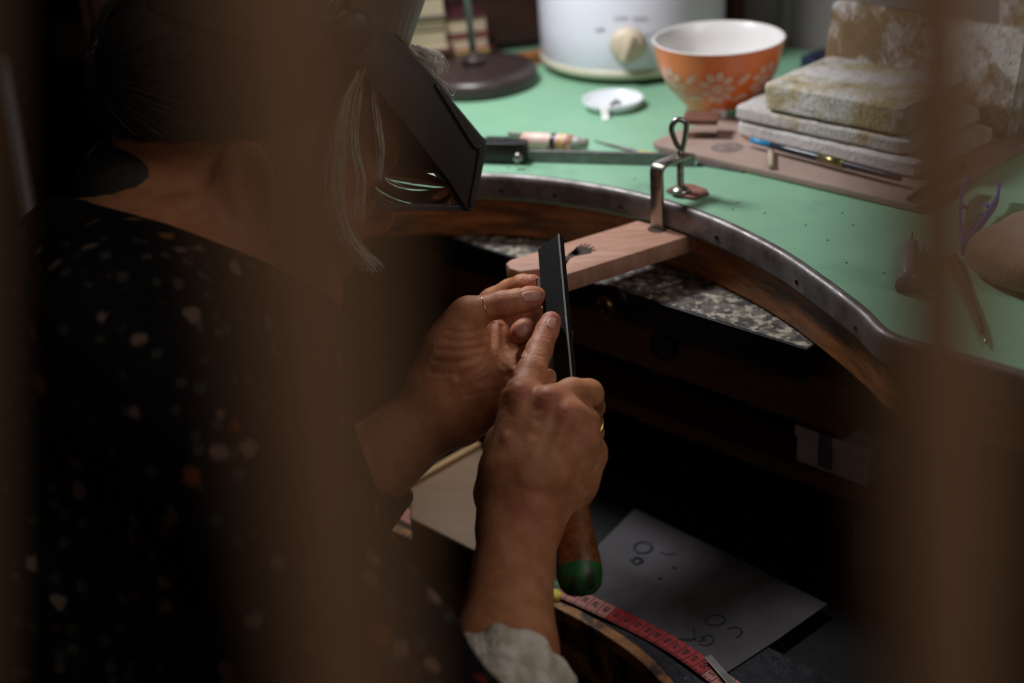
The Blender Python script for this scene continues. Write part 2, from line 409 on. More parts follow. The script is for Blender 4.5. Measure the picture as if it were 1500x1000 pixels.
# brown disc behind the base
dc = np.array([-.022,1.567,Z0])
add('wooden_disc', lathe(dc, [(.026,0),(.028,.004),(.028,.020),(.025,.024),(0,.025)], UP, 48), M_dwood, smooth=True, label='dark reddish wooden disc lying behind the lamp base', cat='wooden disc')
# slow cooker
M_cook = mat('white_enamel', (224,222,234), (218,216,228), 4, .32, coat=.2)
M_cream = mat('cream_plastic', (206,200,178), (190,184,160), 30, .4)
M_ink = mat('grey_print', (96,112,124), None, 5, .6)
M_blackp = mat('black_rubber', (16,16,16), None, 5, .6)
cc = P(942,126,0)+np.array([0,0,0]); cdir = N2*0 + np.array([0,1,0])
ccx = cc + cdir*.101
ck = thing('slow_cooker', ccx, 'white enamelled slow cooker with a beige dial, at the back of the bench', 'slow cooker')
add('body', lathe(ccx, [(.099,.014),(.1005,.017),(.1005,.05),(.101,.11),(.102,.20),(.098,.205),(.0,.206)], UP, 96), M_cook, ck, smooth=True)
add('base_rim', lathe(ccx, [(.090,.006),(.097,.006),(.1005,.008),(.1018,.012),(.1012,.0165),(.098,.017)], UP, 96, cap=False), M_cream, ck, smooth=True)
add('underside', lathe(ccx, [(.0,.004),(.088,.004),(.091,.009),(.0,.0095)], UP, 64), M_blackp, ck)
for a in (0.6, 2.2, 3.8, 5.4):
    add('foot', lathe(ccx+.07*np.array([math.cos(a), math.sin(a), 0]), [(.010,0),(.009,.006),(0,.0061)], UP, 16), M_blackp, ck)
kd = np.array([-.045,-.995,0]); kd /= np.linalg.norm(kd)
def on_cooker(ang, z, off=0.0):          # ang about the dial's direction
    c, s = math.cos(ang), math.sin(ang); d = np.array([kd[0]*c-kd[1]*s, kd[0]*s+kd[1]*c, 0])
    return ccx + d*(.1008+off) + UP*z, d, np.cross(UP, d)
# the dial's place from the picture
def find_dial(px, py):
    best = None
    for ang in np.linspace(-1, 1, 201):
        for z in np.linspace(.01, .15, 141):
            p, d, t = on_cooker(ang, z); q = proj(p)
            e = (q[0]-px)**2+(q[1]-py)**2
            if best is None or e < best[0]: best = (e, ang, z)
    return best[1], best[2]
da, dz = find_dial(920, 66)
p, d, t = on_cooker(da, dz)
M_dial = mat('beige_dial_plastic', (204,190,168), (186,170,146), 40, .45)
kn = add('dial', lathe(p, [(.0185,0),(.0185,.002),(.0170,.004),(.0165,.008),(.014,.010),(0,.0105)], d, 40), M_dial, ck, smooth=True)
tilt = t*.38+UP*.92
add('dial_grip', bevelled(box(p+d*.012, (np.cross(d, tilt), tilt, d), (.0030,.0145,.0045), .0015)), M_dial, kn)
for sx, txt in (((880,44),'OFF'),((910,27),'LOW'),((938,28),'HIGH'),((957,50),'AUTO')):
    a_, z_ = find_dial(*sx); pp, dd, tt = on_cooker(a_, z_, .0003)
    add('lettering', text_vf(txt, .0062, pp, tt, UP), M_ink, ck)
# orange bowl
M_or = mat('orange_glaze', (236,124,58), (224,108,46), 18, .3, c3=(190,86,40), scale3=30, lo3=.6, hi3=.72, coat=.3)
M_wh = mat('white_glaze', (226,222,220), (216,212,210), 10, .3, coat=.3)
M_pet = mat('pale_pink_print', (226,186,164), (216,164,138), 40, .35)
bc = P(1060,180,0); bc = bc + np.array([0,.030,0])
bowl = thing('bowl', bc, 'orange bowl printed with pale flowers, white inside, beside the slow cooker', 'bowl')
KB = .93; KZ = 1.09
outer = [(.030,0),(.0325,.002),(.0325,.007),(.034,.011),(.042,.018),(.052,.030),(.059,.043),(.064,.058),(.0665,.072)]
outer = [(r*KB, z*KB*KZ) for r, z in outer]
add('outside', lathe(bc, [(0,.0005)]+outer[:1]+outer+[(.0672*KB,.0735*KB*KZ)], UP, 72, cap=False), M_or, bowl, smooth=True)
add('foot_ring', lathe(bc, [(r*KB, z*KB*KZ) for r, z in ((.0295,.0002),(.0332,.0005),(.0333,.007),(.031,.008))], UP, 64, cap=False), M_pet, bowl, smooth=True)
add('inside', lathe(bc, [(r*KB, z*KB*KZ) for r, z in ((.0672,.0735),(.0660,.0742),(.0645,.073),(.062,.058),(.057,.043),(.050,.031),(.040,.021),(.02,.014),(0,.013))], UP, 72, cap=False), M_wh, bowl, smooth=True)
oz = np.array([z for _, z in outer[2:]]); orr = np.array([r for r, _ in outer[2:]])
def petal(th, h, ang, ln, wd_):
    V = []; n = 14
    for k in range(n):
        a = 2*np.pi*k/n; x = ln*math.cos(a); y = wd_*math.sin(a)
        u = x*math.cos(ang)-y*math.sin(ang); v = x*math.sin(ang)+y*math.cos(ang)
        z = h+v; r = np.interp(z, oz, orr)+.0004; tt = th+u/r
        V.append(bc+np.array([r*math.cos(tt), r*math.sin(tt), z]))
    z = h; r = np.interp(z, oz, orr)+.0004
    V.append(bc+np.array([r*math.cos(th), r*math.sin(th), z]))
    return np.array(V), [(k, (k+1) % n, n) for k in range(n)]
pts = []
for j in range(7):
    th0 = -math.pi/2 - .18 + j*2*np.pi/7; h0 = .040 + .003*(j % 2)
    pts.append(petal(th0, h0, 0, .0060, .0060))
    for k in range(9):
        a = 2*np.pi*k/9; R_ = .0130
        pts.append(petal(th0+R_*math.cos(a)/.06, h0+R_*math.sin(a), a, .0052, .0036))
    th1 = th0 + np.pi/7
    pts.append(petal(th1, .049, .7, .007, .003)); pts.append(petal(th1+.05, .030, -.2, .006, .003))
    pts.append(petal(th1-.06, .028, .5, .005, .0026))
add('flower_print', join(*pts), M_pet, bowl)
# white dish with small findings
M_dish = mat('white_plastic', (226,230,236), None, 5, .3)
dcx = P(898,157,0)
dish = thing('small_dish', dcx, 'small round white dish lying on the green bench before the slow cooker', 'dish')
add('tray', lathe(dcx, [(0,.0003),(.024,.0003),(.0285,.004),(.0305,.0095),(.0298,.010),(.0285,.0085),(.025,.0035),(.0,.003)], UP, 56), M_dish, dish, smooth=True)
M_gold = mat('gold', (236,196,120), None, 5, .22, metal=1.0)
M_bits = mat('brown_stones', (110,92,58), (70,60,44), 90, .4)
for k, (dx, dy) in enumerate(((.002,.003),(.006,.0),(-.001,-.004),(.004,.006))):
    cx = dcx+np.array([dx,dy,.003]); 
    add('small_stone', lathe(cx, [(.0018,0),(.0026,.0012),(.0018,.0026),(0,.003)], UP, 7), M_bits, label='tiny brown stones lying in the small white dish', cat='stone', group='stones in the white dish')
M_silver = mat('bright_silver', (248,248,244), None, 5, .3, metal=.3)
tg = P(887,176,.0)
tgo = bez([tg+np.array([0,-.003,.001]), tg+np.array([.0002,.004,.003]), tg+np.array([.0004,.010,.0085]), tg+np.array([.001,.018,.0125])], 9)
add('silver_tag', bevelled(strip(tgo, np.array([1,0,0]), .0034, .0006), .0002), M_silver, label='shiny silver strip leaning on the front rim of the white dish', cat='silver strip')
# glass box with brown lid, white cap
M_glass = bpy.data.materials.new('clear_plastic'); _t, _n, _l, _b = nt(M_glass)
_b.inputs['Base Color'].default_value = (.93,.95,.93,1); setin(_b,'Roughness',.08); setin(_b,'Transmission Weight',1.0); setin(_b,'IOR',1.3)
M_blid = mat('brown_lid', (128,86,72), (104,66,56), 40, .5)
gb = P(1030,214,0)+np.array([.0,.010,0])
gx = thing('clear_box', gb, 'little clear plastic box with a brown lid, behind the loop of the clamp', 'box')
axg = np.array([[.96,-.28,0],[.28,.96,0],[0,0,1.0]])
add('box_body', box(gb+UP*.0105, axg, (.0155,.0120,.0105), .001), M_glass, gx)
add('lid', box(gb+UP*.0235, axg, (.0162,.0127,.0024), .0008), M_blid, gx)
add('box_contents', box(gb+UP*.005, axg, (.0125,.0095,.0035), .001), M_lea, gx)
wc = P(1050,181,0)
M_cap = mat('white_cap_plastic', (226,228,232), None, 5, .4)
tb = thing('small_jar', wc, 'small white-capped green jar lying beside the brick slabs', 'jar')
M_gr = mat('green_plastic', (86,150,112), None, 5, .35)
dj = np.array([.93,.2,0])/np.linalg.norm([.93,.2,0])
add('cap', lathe(wc+UP*.0085-dj*.006, [(.0075,0),(.0083,.001),(.0083,.012),(.0075,.013)], dj, 28), M_cap, tb, smooth=True)
add('jar_body', lathe(wc+UP*.0085+dj*.007, [(.0072,0),(.0080,.002),(.0080,.014),(.006,.016),(0,.016)], dj, 28), M_gr, tb, smooth=True)
# bar clamp with black grip, paint tube
M_bar = mat('grey_steel_bar', (142,138,138), (116,112,112), 60, .4, metal=.8, bump=.15)
M_blk = mat('black_plastic', (26,26,28), None, 10, .42)
b0, b1 = P(757,236,.0), P(1018,243,.0); bd = b1-b0; bl = np.linalg.norm(bd); bd/=bl; bw = np.cross(UP, bd)
bcx = thing('bar_clamp', b0, 'long flat steel bar with a black plastic grip, lying along the bench edge', 'bar clamp')
add('steel_bar', box((b0+b1)/2+UP*.0056, (bd, bw, UP), (bl/2,.0022,.0056), .0006), M_bar, bcx)
for q0, q1 in ((-.05,-.018),(-.018,.003)):
    pass
g0 = P(735,236,.0)
gr = add('grip', bevelled(box(g0+UP*.010, (bd, bw, UP), (.0245,.0085,.0100), .0025)), M_blk, bcx); smooth_angle(gr, 40)
add('grip_top', bevelled(box(g0+UP*.0205-bd*.004, (bd, bw, UP), (.010,.005,.0016), .0008)), M_blk, bcx)
add('rivet', lathe(P(760,229,.010)-bw*.003, [(.0042,0),(.0042,.002),(.002,.0032),(0,.0034)], -bw, 20), M_ns, bcx, smooth=True)
add('locking_screw', lathe(P(761,238,.0)+UP*.0, [(.0055,0),(.0055,.003),(0,.0035)], UP, 20), M_ns, bcx, smooth=True)
M_tube = mat('pink_white_tube', (220,170,156), (226,214,204), 50, .45, c3=(208,128,112), scale3=40, lo3=.55, hi3=.6)
M_clear = mat('frosted_cap', (180,178,170), (150,146,138), 20, .35)
t0, t1 = P(762,216,.0), P(838,221,.0); td = t1-t0; tl = np.linalg.norm(td); td/=tl
tp = thing('paint_tube', (t0+t1)/2, 'pinkish paint tube with a frosted cap, lying behind the steel bar', 'tube')
add('tube_body', lathe(t0+UP*.0078, [(.0015,0),(.0068,.004),(.0075,.012),(.0077,tl*.85),(.0072,tl),(.005,tl+.001)], td, 32), M_tube, tp, smooth=True)
add('crimped_end', bevelled(box(t0+UP*.0075-td*.004, (td, np.cross(UP,td), UP), (.0075,.0012,.0072), .0006)), M_clear, tp)
add('printed_band', lathe(t0+UP*.0078+td*tl*.62, [(.00785,0),(.00785,tl*.10)], td, 32, cap=False), M_blk, tp, smooth=True)
add('yellow_band', lathe(t0+UP*.0078+td*tl*.80, [(.00785,0),(.00785,tl*.05)], td, 32, cap=False), mat('yellow_print',(216,176,72)), tp, smooth=True)
add('cap', lathe(t1+UP*.0078+td*.001, [(.0055,0),(.0062,.001),(.0060,.008),(.0045,.010),(.0048,.014),(0,.0145)], td, 24), M_clear, tp, smooth=True)
# needle file with yellow flag, steel rule
n0, n1 = P(871,206,.002), P(985,235,.002)
add('needle_file', tube(bez([n0, n0*.6+n1*.4, n1], 16), np.linspace(.0006,.0024,15)[:len(bez([n0, n0*.6+n1*.4, n1], 16))], 8), M_bar, smooth=True, label='thin dark needle file pointing left on the green bench', cat='file')
M_yel = mat('yellow_paper', (226,206,84), (206,184,70), 60, .7)
yp = [P(x,y,.0062) for x,y in ((928,224),(938,219),(945,221),(954,220),(960,226),(950,231),(932,230))]
add('yellow_scrap', bevelled(prism([p-UP*.0052 for p in yp], UP*.0052), .001), M_yel, label='small crumpled yellow scrap lying against the steel bar', cat='scrap')
r0, r1 = P(1023,238,.0012), P(1092,250,.0012); rd = r1-r0; rl=np.linalg.norm(rd); rd/=rl
add('steel_rule', box((r0+r1)/2, (rd, np.cross(UP,rd), UP), (rl/2,.004,.0011), .0003), M_bar, label='short grey steel rule lying along the edge of the pinkish board', cat='ruler')
# soldering board and bricks
M_board = mat('pinkish_fibre_board', (176,150,138), (156,130,120), 16, .75, bump=.3, bscale=90, c3=(112,98,92), scale3=9, lo3=.58, hi3=.72, stretch=((1,1,4),(0,0,0)))
BZ = .0075
bd0 = [P(x,y,BZ) for x,y in ((976,214),(1352,297))]
E0, E1 = -.775, en(bd0[1])[0]; Nn0 = en(bd0[0])[1]
bq = [B(E0,Nn0+.006,.0),B(E0+.012,Nn0-.001,0),B(E1,Nn0-.004,0),B(E1+.004,Nn0+.21,0),B(E0+.01,Nn0+.21,0)]
fb = add('fibre_board', bevelled(prism(bq, UP*BZ), .002), M_board, label='pinkish brown scorched fibre board lying under the white bricks', cat='board')
add('scorch_mark', lathe(P(1065,216,BZ)-UP*.0002, [(.016,0),(.012,.0006),(0,.0007)], UP, 24), mat('scorched', (104,92,88), (150,130,120), 120, .8), fb)
def brick_mat(name, stain, amt, tint):
    m = mat(name, (222,218,214), (196,192,188), 24, .85, bump=.8, bscale=240); t, n, l, b = nt(m)
    tc = [x for x in n if x.type == 'TEX_COORD'][0]; prev = b.inputs['Base Color'].links[0].from_socket
    def layer(prev, sc, lo, hi, colr, det=8, off=0):
        mp = n.new('ShaderNodeMapping'); mp.inputs['Location'].default_value = (off, off*.7, off*.3); l.new(tc.outputs['Object'], mp.inputs['Vector'])
        x = n.new('ShaderNodeTexNoise'); x.inputs['Scale'].default_value = sc; x.inputs['Detail'].default_value = det; x.inputs['Roughness'].default_value = .78
        l.new(mp.outputs['Vector'], x.inputs['Vector'])
        r = n.new('ShaderNodeMapRange'); r.inputs[1].default_value = lo; r.inputs[2].default_value = hi; l.new(x.outputs['Fac'], r.inputs[0])
        mx = n.new('ShaderNodeMix'); mx.data_type = 'RGBA'; l.new(r.outputs[0], mx.inputs[0]); l.new(prev, mx.inputs[6]); mx.inputs[7].default_value = lin(colr)+(1,)
        return mx.outputs[2]
    prev = layer(prev, 15, .60-amt, .74-amt, tint, 9, stain)
    prev = layer(prev, 21, .66-amt*.8, .78-amt*.8, (112,90,58), 10, stain+3.1)
    prev = layer(prev, 13, .68-amt*.7, .80-amt*.7, (84,78,76), 9, stain+7.7)
    prev = layer(prev, 330, .62, .70, (110,104,98), 2, stain+1)
    l.new(prev, b.inputs['Base Color']); return m
M_brick = brick_mat('white_soldering_brick', 0.0, .07, (176,160,132))
M_brickd = brick_mat('stained_soldering_brick', 2.3, .17, (128,104,70))
M_brickm = brick_mat('chipped_soldering_brick', 4.1, .10, (176,152,112))
M_brickc = brick_mat('pale_soldering_brick', 5.2, .15, (176,158,116))
def brick_from(fl, fr, z0, h, depth, m, lab, seed, amp=.0016, bev=.004, lift=0, dn=0.0):
    """front bottom corners by picture points on level z0; the block goes back from there"""
    A, C_ = P(fl[0], fl[1], z0), P(fr[0], fr[1], z0); d = C_-A; d[2] = 0; L = np.linalg.norm(d); d /= L; nb = np.cross(UP, d)
    c = (A+C_)/2 + nb*depth/2 + UP*h/2
    v = rough_box(c, (d, nb, UP), (L/2, depth/2, h/2), bev, amp, 16, 90, seed)
    o = add('soldering_brick', v, m, smooth=False, label=lab, cat='brick'); return smooth_angle(o, 60)
brick_from((1077,199), (1340,264), BZ, .0150, .120, M_brick, 'lowest white brick slab of the stack on the board', 1)
brick_from((1075,176), (1330,232), BZ+.0150, .0150, .118, M_brickm, 'thin chipped brick slab in the middle of the stack, stained brown', 2)
brick_from((1117,162), (1323,203), BZ+.030, .0265, .105, M_brickc, 'thick pale brick lying on top of the stack of slabs', 3)
# standing brick
A, C_ = P(1197,150,.002), P(1472,214,.002); dA = C_-A; dA[2]=0; LA=np.linalg.norm(dA); dA/=LA; nb=np.cross(UP,dA)
hgt = .098; lean = UP*.985+nb*.17; lean/=np.linalg.norm(lean)
v = rough_box((A+C_)/2+lean*hgt/2+np.cross(dA,lean)*0+nb*.009, (dA, np.cross(lean,dA), lean), (LA/2,.0105,hgt/2), .006, .0018, 18, 80, 5)
o = add('soldering_brick', v, M_brickd, label='big brown-stained brick standing on edge behind the stack', cat='brick'); smooth_angle(o, 60)
# blocks further right, behind
for k, (px, py, w, h, lab) in enumerate(((1490,185,.05,.03,'lowest grey brick at the right edge behind the standing brick'),(1492,150,.048,.028,'upper grey brick at the right edge behind the standing brick'))):
    c = P(1497,188,0)+nb*.02+UP*(.018+.034*k)+dA*.03
    v = rough_box(c, (dA, nb, UP), (.06,.035,.0165), .004, .0016, 12, 80, 8+k)
    smooth_angle(add('soldering_brick', v, M_brick, label=lab, cat='brick'), 60)
c = P(1440,160,0)+nb*.075+UP*.085
v = rough_box(c, (dA, nb, UP), (.035,.012,.085), .005, .0016, 12, 80, 12)
smooth_angle(add('soldering_brick', v, M_brickd, label='tall narrow brick standing at the back of the right corner', cat='brick'), 60)
M_blue = mat('dark_blue_card', (22,30,64), None, 5, .5)
q0 = P(1183,103,0)
add('blue_case', bevelled(box(q0+UP*.007+nb*.02, (dA, nb, UP), (.010,.02,.007), .002)), M_blue, label='small dark blue case peeping out behind the standing brick', cat='case')
# paintbrush on the slabs and its stick
M_bh = mat('dark_blue_lacquer', (26,34,62), (20,24,40), 30, .38, coat=.1)
M_ferr = mat('brass_ferrule', (150,140,96), None, 5, .3, metal=.9)
M_bp = mat('bright_blue_paint', (40,150,200), (30,128,190), 60, .4)
M_brs = mat('orange_bristle', (178,110,58), (150,88,44), 120, .8)
pA, pB = P(1089,202,.0155), P(1322,262,.0155)
lift_a = P(1089,202,.0155)
def ln_(t): return pA+(pB-pA)*t
pbr = thing('paintbrush', ln_(.5), 'dark blue paintbrush with a bright blue tip, lying along the stack of slabs', 'paintbrush')
add('bristles', tube([ln_(0), ln_(.035), ln_(.055)], [.0006,.0018,.0020], 10), M_brs, pbr, smooth=True)
add('painted_end', tube([ln_(.05), ln_(.09), ln_(.19)], [.0021,.0026,.0028], 12), M_bp, pbr, smooth=True)
add('handle', tube([ln_(t) for t in (.19,.3,.5,.72,.9,.99,1.0)], [.0029,.0034,.0036,.0033,.0029,.0025,.0012], 14), M_bh, pbr, smooth=True)
add('ferrule', tube([ln_(.50), ln_(.66)], .0039, 14), M_ferr, pbr, smooth=True)
M_pegw = mat('pale_wood_peg', (196,178,156), (168,148,126), 40, .7, bump=.3)
add('wooden_peg', tube([P(1129,218,BZ+.003), P(1130,244,BZ+.003)], [.0028,.0026], 10), M_pegw, smooth=True, label='short pale wooden peg lying on the board below the paintbrush', cat='peg')
M_twig = mat('dark_wood_stick', (84,62,50), (60,44,36), 30, .7)
add('wooden_stick', tube([P(1332,291,BZ+.003), P(1410,242,BZ+.004)], [.0022,.0030], 10), M_twig, smooth=True, label='thin dark stick lying across the right corner of the board', cat='stick')
# purple plastic pieces
M_pur = mat('purple_plastic', (82,76,170), (70,64,150), 20, .4)
pu = thing('purple_tweezers', P(1412,368,0), 'purple plastic tweezers with toothed arms, opened like a V', 'tweezers')
ar = [P(x,y,z) for x,y,z in ((1410,366,.004),(1432,334,.006),(1452,306,.008),(1460,292,.010),(1463,274,.012))]
add('arm', bevelled(strip(bez(ar,16), UP, .0042, .0011), .0004), M_pur, pu)
ar2 = [P(x,y,z) for x,y,z in ((1410,366,.004),(1407,335,.006),(1406,300,.008),(1409,280,.009),(1418,264,.011))]
add('arm', bevelled(strip(bez(ar2,16), UP, .0042, .0011), .0004), M_pur, pu)
for (a, b) in (((1450,304),(1440,299)),((1446,314),(1435,313)),((1407,300),(1415,304))):
    add('tooth', tube([P(*a,.008), P(*b,.009)], .0015, 8), M_pur, pu, smooth=True)
# sandbag of brown leather
M_suede = mat('brown_suede', (146,112,84), (124,92,68), 40, .95, bump=.5, bscale=260, sheen=.3)
sb = P(1520,392,0)
def blob(c, ax, r, pw=2.6, n=40, m=24, seed=0, amp=.002):
    V = []; Fc = []
    rr_ = np.random.default_rng(seed); kk = rr_.normal(0, 35, (5,3)); ph = rr_.uniform(0,6,5)
    for i in range(m+1):
        v = -np.pi/2+np.pi*i/m
        for j in range(n):
            u = 2*np.pi*j/n
            f = lambda x: math.copysign(abs(x)**(2/pw), x)
            p = np.array([f(math.cos(v))*f(math.cos(u))*r[0], f(math.cos(v))*f(math.sin(u))*r[1], f(math.sin(v))*r[2]])
            p *= 1+amp/max(r)*sum(math.sin(p@kk[q]+ph[q]) for q in range(5))
            V.append(np.asarray(c)+p@np.array(ax))
    for i in range(m):
        for j in range(n):
            j2=(j+1)%n; Fc.append((i*n+j,i*n+j2,(i+1)*n+j2,(i+1)*n+j))
    return np.array(V), Fc
axs = np.array([N1*.2+N2*.98, -N1*.98+N2*.2, UP])
sb = P(1452,440,0)+np.array([.060,.030,0])
add('sandbag', blob(sb+UP*.0155, axs, (.052,.058,.0150), 3.6, seed=3), M_suede, smooth=True, label='round brown suede sandbag at the right edge of the bench', cat='sandbag')
# vial and two scribers
vi = thing('vial', P(1336,400,0), 'small stoppered clear vial standing on the green bench by the cusp', 'vial')
M_vl = mat('cloudy_vial', (150,140,140), (128,118,118), 50, .3)
va, vb = P(1331,408,.006), P(1336,352,.007); vd = vb-va; vL=np.linalg.norm(vd); vd/=vL
add('vial_body', lathe(va, [(.0052,0),(.0058,.001),(.0058,vL*.75),(.0048,vL*.9),(.0022,vL)], vd, 24), M_vl, vi, smooth=True)
add('needle', tube([vb, vb+vd*.014], .0006, 6), M_darkm, vi, smooth=True)
add('plunger', lathe(va-vd*.012, [(.009,0),(.009,.002),(.003,.003),(.003,.012)], vd, 24), M_vl, vi, smooth=True)
for k, (a, b, lab) in enumerate((((1388,378),(1442,487),'left one of two thin scribers lying side by side on the bench'),((1398,375),(1447,505),'right one of two thin scribers lying side by side on the bench'))):
    A, Bq = P(*a,.0026), P(*b,.0026)
    so = thing('scriber', A, lab, 'scriber')
    add('shaft', tube([A, A+(Bq-A)*.8, A+(Bq-A)*.9], [.0022,.0022,.0016], 10), M_twig, so, smooth=True)
    add('point', tube([A+(Bq-A)*.9, A+(Bq-A)*.95, Bq], [.0016,.0012,.0004], 8), M_ns, so, smooth=True)
# crumbs on the bench top
M_crumb = mat('dark_crumb', (70,60,54), None, 5, .8)
cr = []
for (x,y) in ((1234,312),(1073,307),(1081,297),(820,262),(855,268),(1212,352),(930,262),(1120,312),(1250,330),(745,246),(1180,330),(1295,400),(1240,385)):
    c = P(x,y,0); cr.append(lathe(c, [(.0006,0),(.0009,.0004),(0,.0009)], UP, 6))
add('filings', join(*cr), M_crumb, label='dark specks of filings scattered on the green bench top', cat='filings', kind='stuff')
# ------------------------------------------------------------------ lap drawer contents
M_paper = mat('dusty_shade_paper', (88,83,88), (66,60,62), 9, .8, c3=(58,46,44), scale3=22, lo3=.52, hi3=.75)  # base colour kept dark to stand in for shade on the paper
M_pen = mat('dark_ink', (34,34,44), None, 5, .7)
pz = LZ + .0012
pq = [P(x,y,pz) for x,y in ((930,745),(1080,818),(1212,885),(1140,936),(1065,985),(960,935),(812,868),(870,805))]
paper = thing('paper_sheet', P(1000,870,pz), 'dusty white paper sheet, colour darkened for shade, with pen scribbles in the lap drawer', 'paper')
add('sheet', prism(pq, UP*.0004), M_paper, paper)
def cpx(x, y): return (900+x/6.67, 850+y/6.67)
def stroke(pts, r=.0007, nm='pen_stroke'):
    return tube(bez([P(x,y,pz+.0006) for x,y in pts], max(8, 4*len(pts))), r, 5)
st = [stroke([cpx(*q) for q in L_]) for L_ in (
    ((970,600),(962,555),(930,535),(870,548),(822,595),(850,628),(910,632),(955,605)),
    ((885,560),(850,555),(838,580),(862,592),(885,570),(830,595)),
    ((800,560),(775,470),(790,575),(760,565),(738,590),(726,560)),
    ((720,565),(700,590),(690,560),(662,590),(648,560),(630,578),(560,578)),
    ((560,580),(545,552),(505,545),(470,575),(430,545),(400,560),(345,525)),
    ((540,630),(548,602),(595,588)), ((590,665),(640,650),(665,672),(712,655),(682,702)),
    ((890,385),(925,350),(1000,338),(1068,358),(1082,400),(1020,432),(930,432),(892,405),(890,385)),
    ((1110,470),(1180,455),(1240,480),(1230,530),(1190,555)))]
st += [stroke([(942+13*math.cos(t), 802+8*math.sin(t)) for t in np.linspace(0, 6.28, 12)], .0011),
       stroke([(924,820),(932,826),(941,821),(932,817),(925,822)], .0014), stroke([(964,847),(970,848)], .0012), stroke([(985,831),(991,832)], .0012),
       stroke([(968,808),(978,812),(990,810)], .0008)]
for s_ in st: add('pen_stroke', s_, M_pen, paper)
# tape measure
M_tp = mat('tape_pink', (186,120,110), (174,108,98), 50, .55)
M_trd = mat('tape_red', (174,36,40), (156,28,32), 50, .5)
M_tgr = mat('tape_green', (64,112,70), (56,100,62), 50, .5)
e41 = en(P(888,911,LZ+.004))[0]
def tape_pt(k, off=0.0):                    # k centimetres along, off across
    e = e41 + .01*(k-41)
    n = .6835 + .0035*math.sin((k-20)*.33) - .000045*(k-41)**2*(k > 41) + off
    z = LZ + .0040 + .0012*math.sin(k*.55) + .0012*math.sin(k*.21+1)
    return B(e, n, z)
tape = thing('tape_measure', tape_pt(41)-UP*.003, 'tape measure in red, pink and green lengths lying along the lap drawer', 'tape measure')
def band(k0, k1, m):
    ks = np.linspace(k0, k1, int((k1-k0)*3)+2)
    V = []; Fc = []
    for k in ks:
        V += [tape_pt(k,-.0085), tape_pt(k,.0085), tape_pt(k,.0085)-UP*.0005, tape_pt(k,-.0085)-UP*.0005]
    for i in range(len(ks)-1):
        for j in range(4):
            j2=(j+1)%4; Fc.append((i*4+j, (i+1)*4+j, (i+1)*4+j2, i*4+j2))
    add('tape_band', (np.array(V), Fc), m, tape)
band(16, 24.5, M_tp); band(24.5, 35.5, M_tgr); band(35.5, 40.5, M_tp); band(40.5, 50.5, M_trd); band(50.5, 60, M_tp)
M_tk = mat('tape_print', (40,22,22), None, 5, .6)
nums, ticks = [], []
for k in range(18, 58):
    p = tape_pt(k, .001); tg_ = tape_pt(k+.3)-tape_pt(k-.3); tg_/=np.linalg.norm(tg_); ac = np.cross(UP, tg_)
    up_ = np.cross(tg_, ac)
    nums.append(text_vf(str(k), .0072, p+up_*.0002, ac, -tg_))
    c = tape_pt(k+.5); ticks.append(box(c+up_*.0002, (tg_, ac, up_), (.00022,.0085,.0001)))
    for h in (.1,.2,.3,.4,.6,.7,.8,.9):
        c = tape_pt(k+.5+h, -.0073); ticks.append(box(c+up_*.0002, (tg_, ac, up_), (.00012,.0012,.0001)))
add('numerals', join(*nums), M_tk, tape); add('centimetre_lines', join(*ticks), M_tk, tape)
# small steel ruler, pale board, yellow crumb
ra, rb = P(1037,961,LZ+.0075), P(1078,1008,LZ+.006); rd = rb-ra; rl=np.linalg.norm(rd); rd/=rl
M_steel = mat('grey_steel', (150,148,144), (120,118,114), 60, .4, metal=.7)
ru = thing('steel_strip', (ra+rb)/2-UP*.001, 'narrow grey steel strip lying across the pink end of the tape measure', 'steel strip')
add('strip', box((ra+rb)/2, (rd, np.cross(UP,rd), UP), (rl/2,.0030,.0006), .0002), M_steel, ru)
M_pale = mat('pale_plywood', (124,98,72), (114,88,62), 14, .6, bump=.15, stretch=((1,7,1),(0,0,.78)))
zz = LZ+.030
bxp = [P(x,y,zz) for x,y in ((600,712),(607,704),(702,655),(800,700),(720,815),(690,803),(600,758))]
pbx = thing('plywood_board', P(660,740,zz-.028), 'pale plywood board with a raised edge lying in the lap drawer behind the arms', 'board')
add('panel', bevelled(prism([p-UP*.028 for p in bxp], UP*.028), .002), M_pale, pbx)
ea, eb = P(600,711,zz), P(702,654,zz); ed = eb-ea; el_=np.linalg.norm(ed); ed/=el_
add('raised_edge', bevelled(box((ea+eb)/2+UP*.001, (ed, np.cross(UP,ed), UP), (el_/2,.0035,.004), .001)), mat('light_wood_edge', (170,136,92)), pbx)
add('yellow_crumb', blob(P(812,872,LZ+.004), ex, (.005,.004,.003), 2, 12, 8), M_yel, smooth=True, label='yellow crumb beside the tape measure, left of the file handle', cat='crumb')
# things on the shelf under the bench
M_enam = mat('dull_white_enamel', (150,146,138), None, 5, .4)
def small_bowl(px, py, r, lab):
    c = N(px, py, .93); c[2] = Z0-.19
    b_ = thing('enamel_bowl', c, lab, 'bowl')
    add('bowl_wall', lathe(c, [(r*.55,0),(r*.8,.006),(r*.95,.018),(r,.034),(r*.97,.034),(r*.9,.018),(r*.7,.007),(0,.005)], UP, 40), M_enam, b_, smooth=True)
    add('rim', tube([c+UP*.034+r*.985*np.array([math.cos(t), math.sin(t), 0]) for t in np.linspace(0, 2*np.pi, 40, endpoint=False)], .0012, 8, closed=True), M_darkm, b_, smooth=True)
small_bowl(990, 580, .038, 'left of two dull white bowls on the dark shelf under the bench')
small_bowl(1128, 615, .036, 'right of two dull white bowls on the dark shelf under the bench')
c0 = N(1165,690,.858); c1 = N(1270,735,.858); cb_ = (c0+c1)/2; wb = abs(en(c1)[0]-en(c0)[0])
M_cardb = mat('grey_white_card', (176,166,164), (160,150,148), 20, .7)
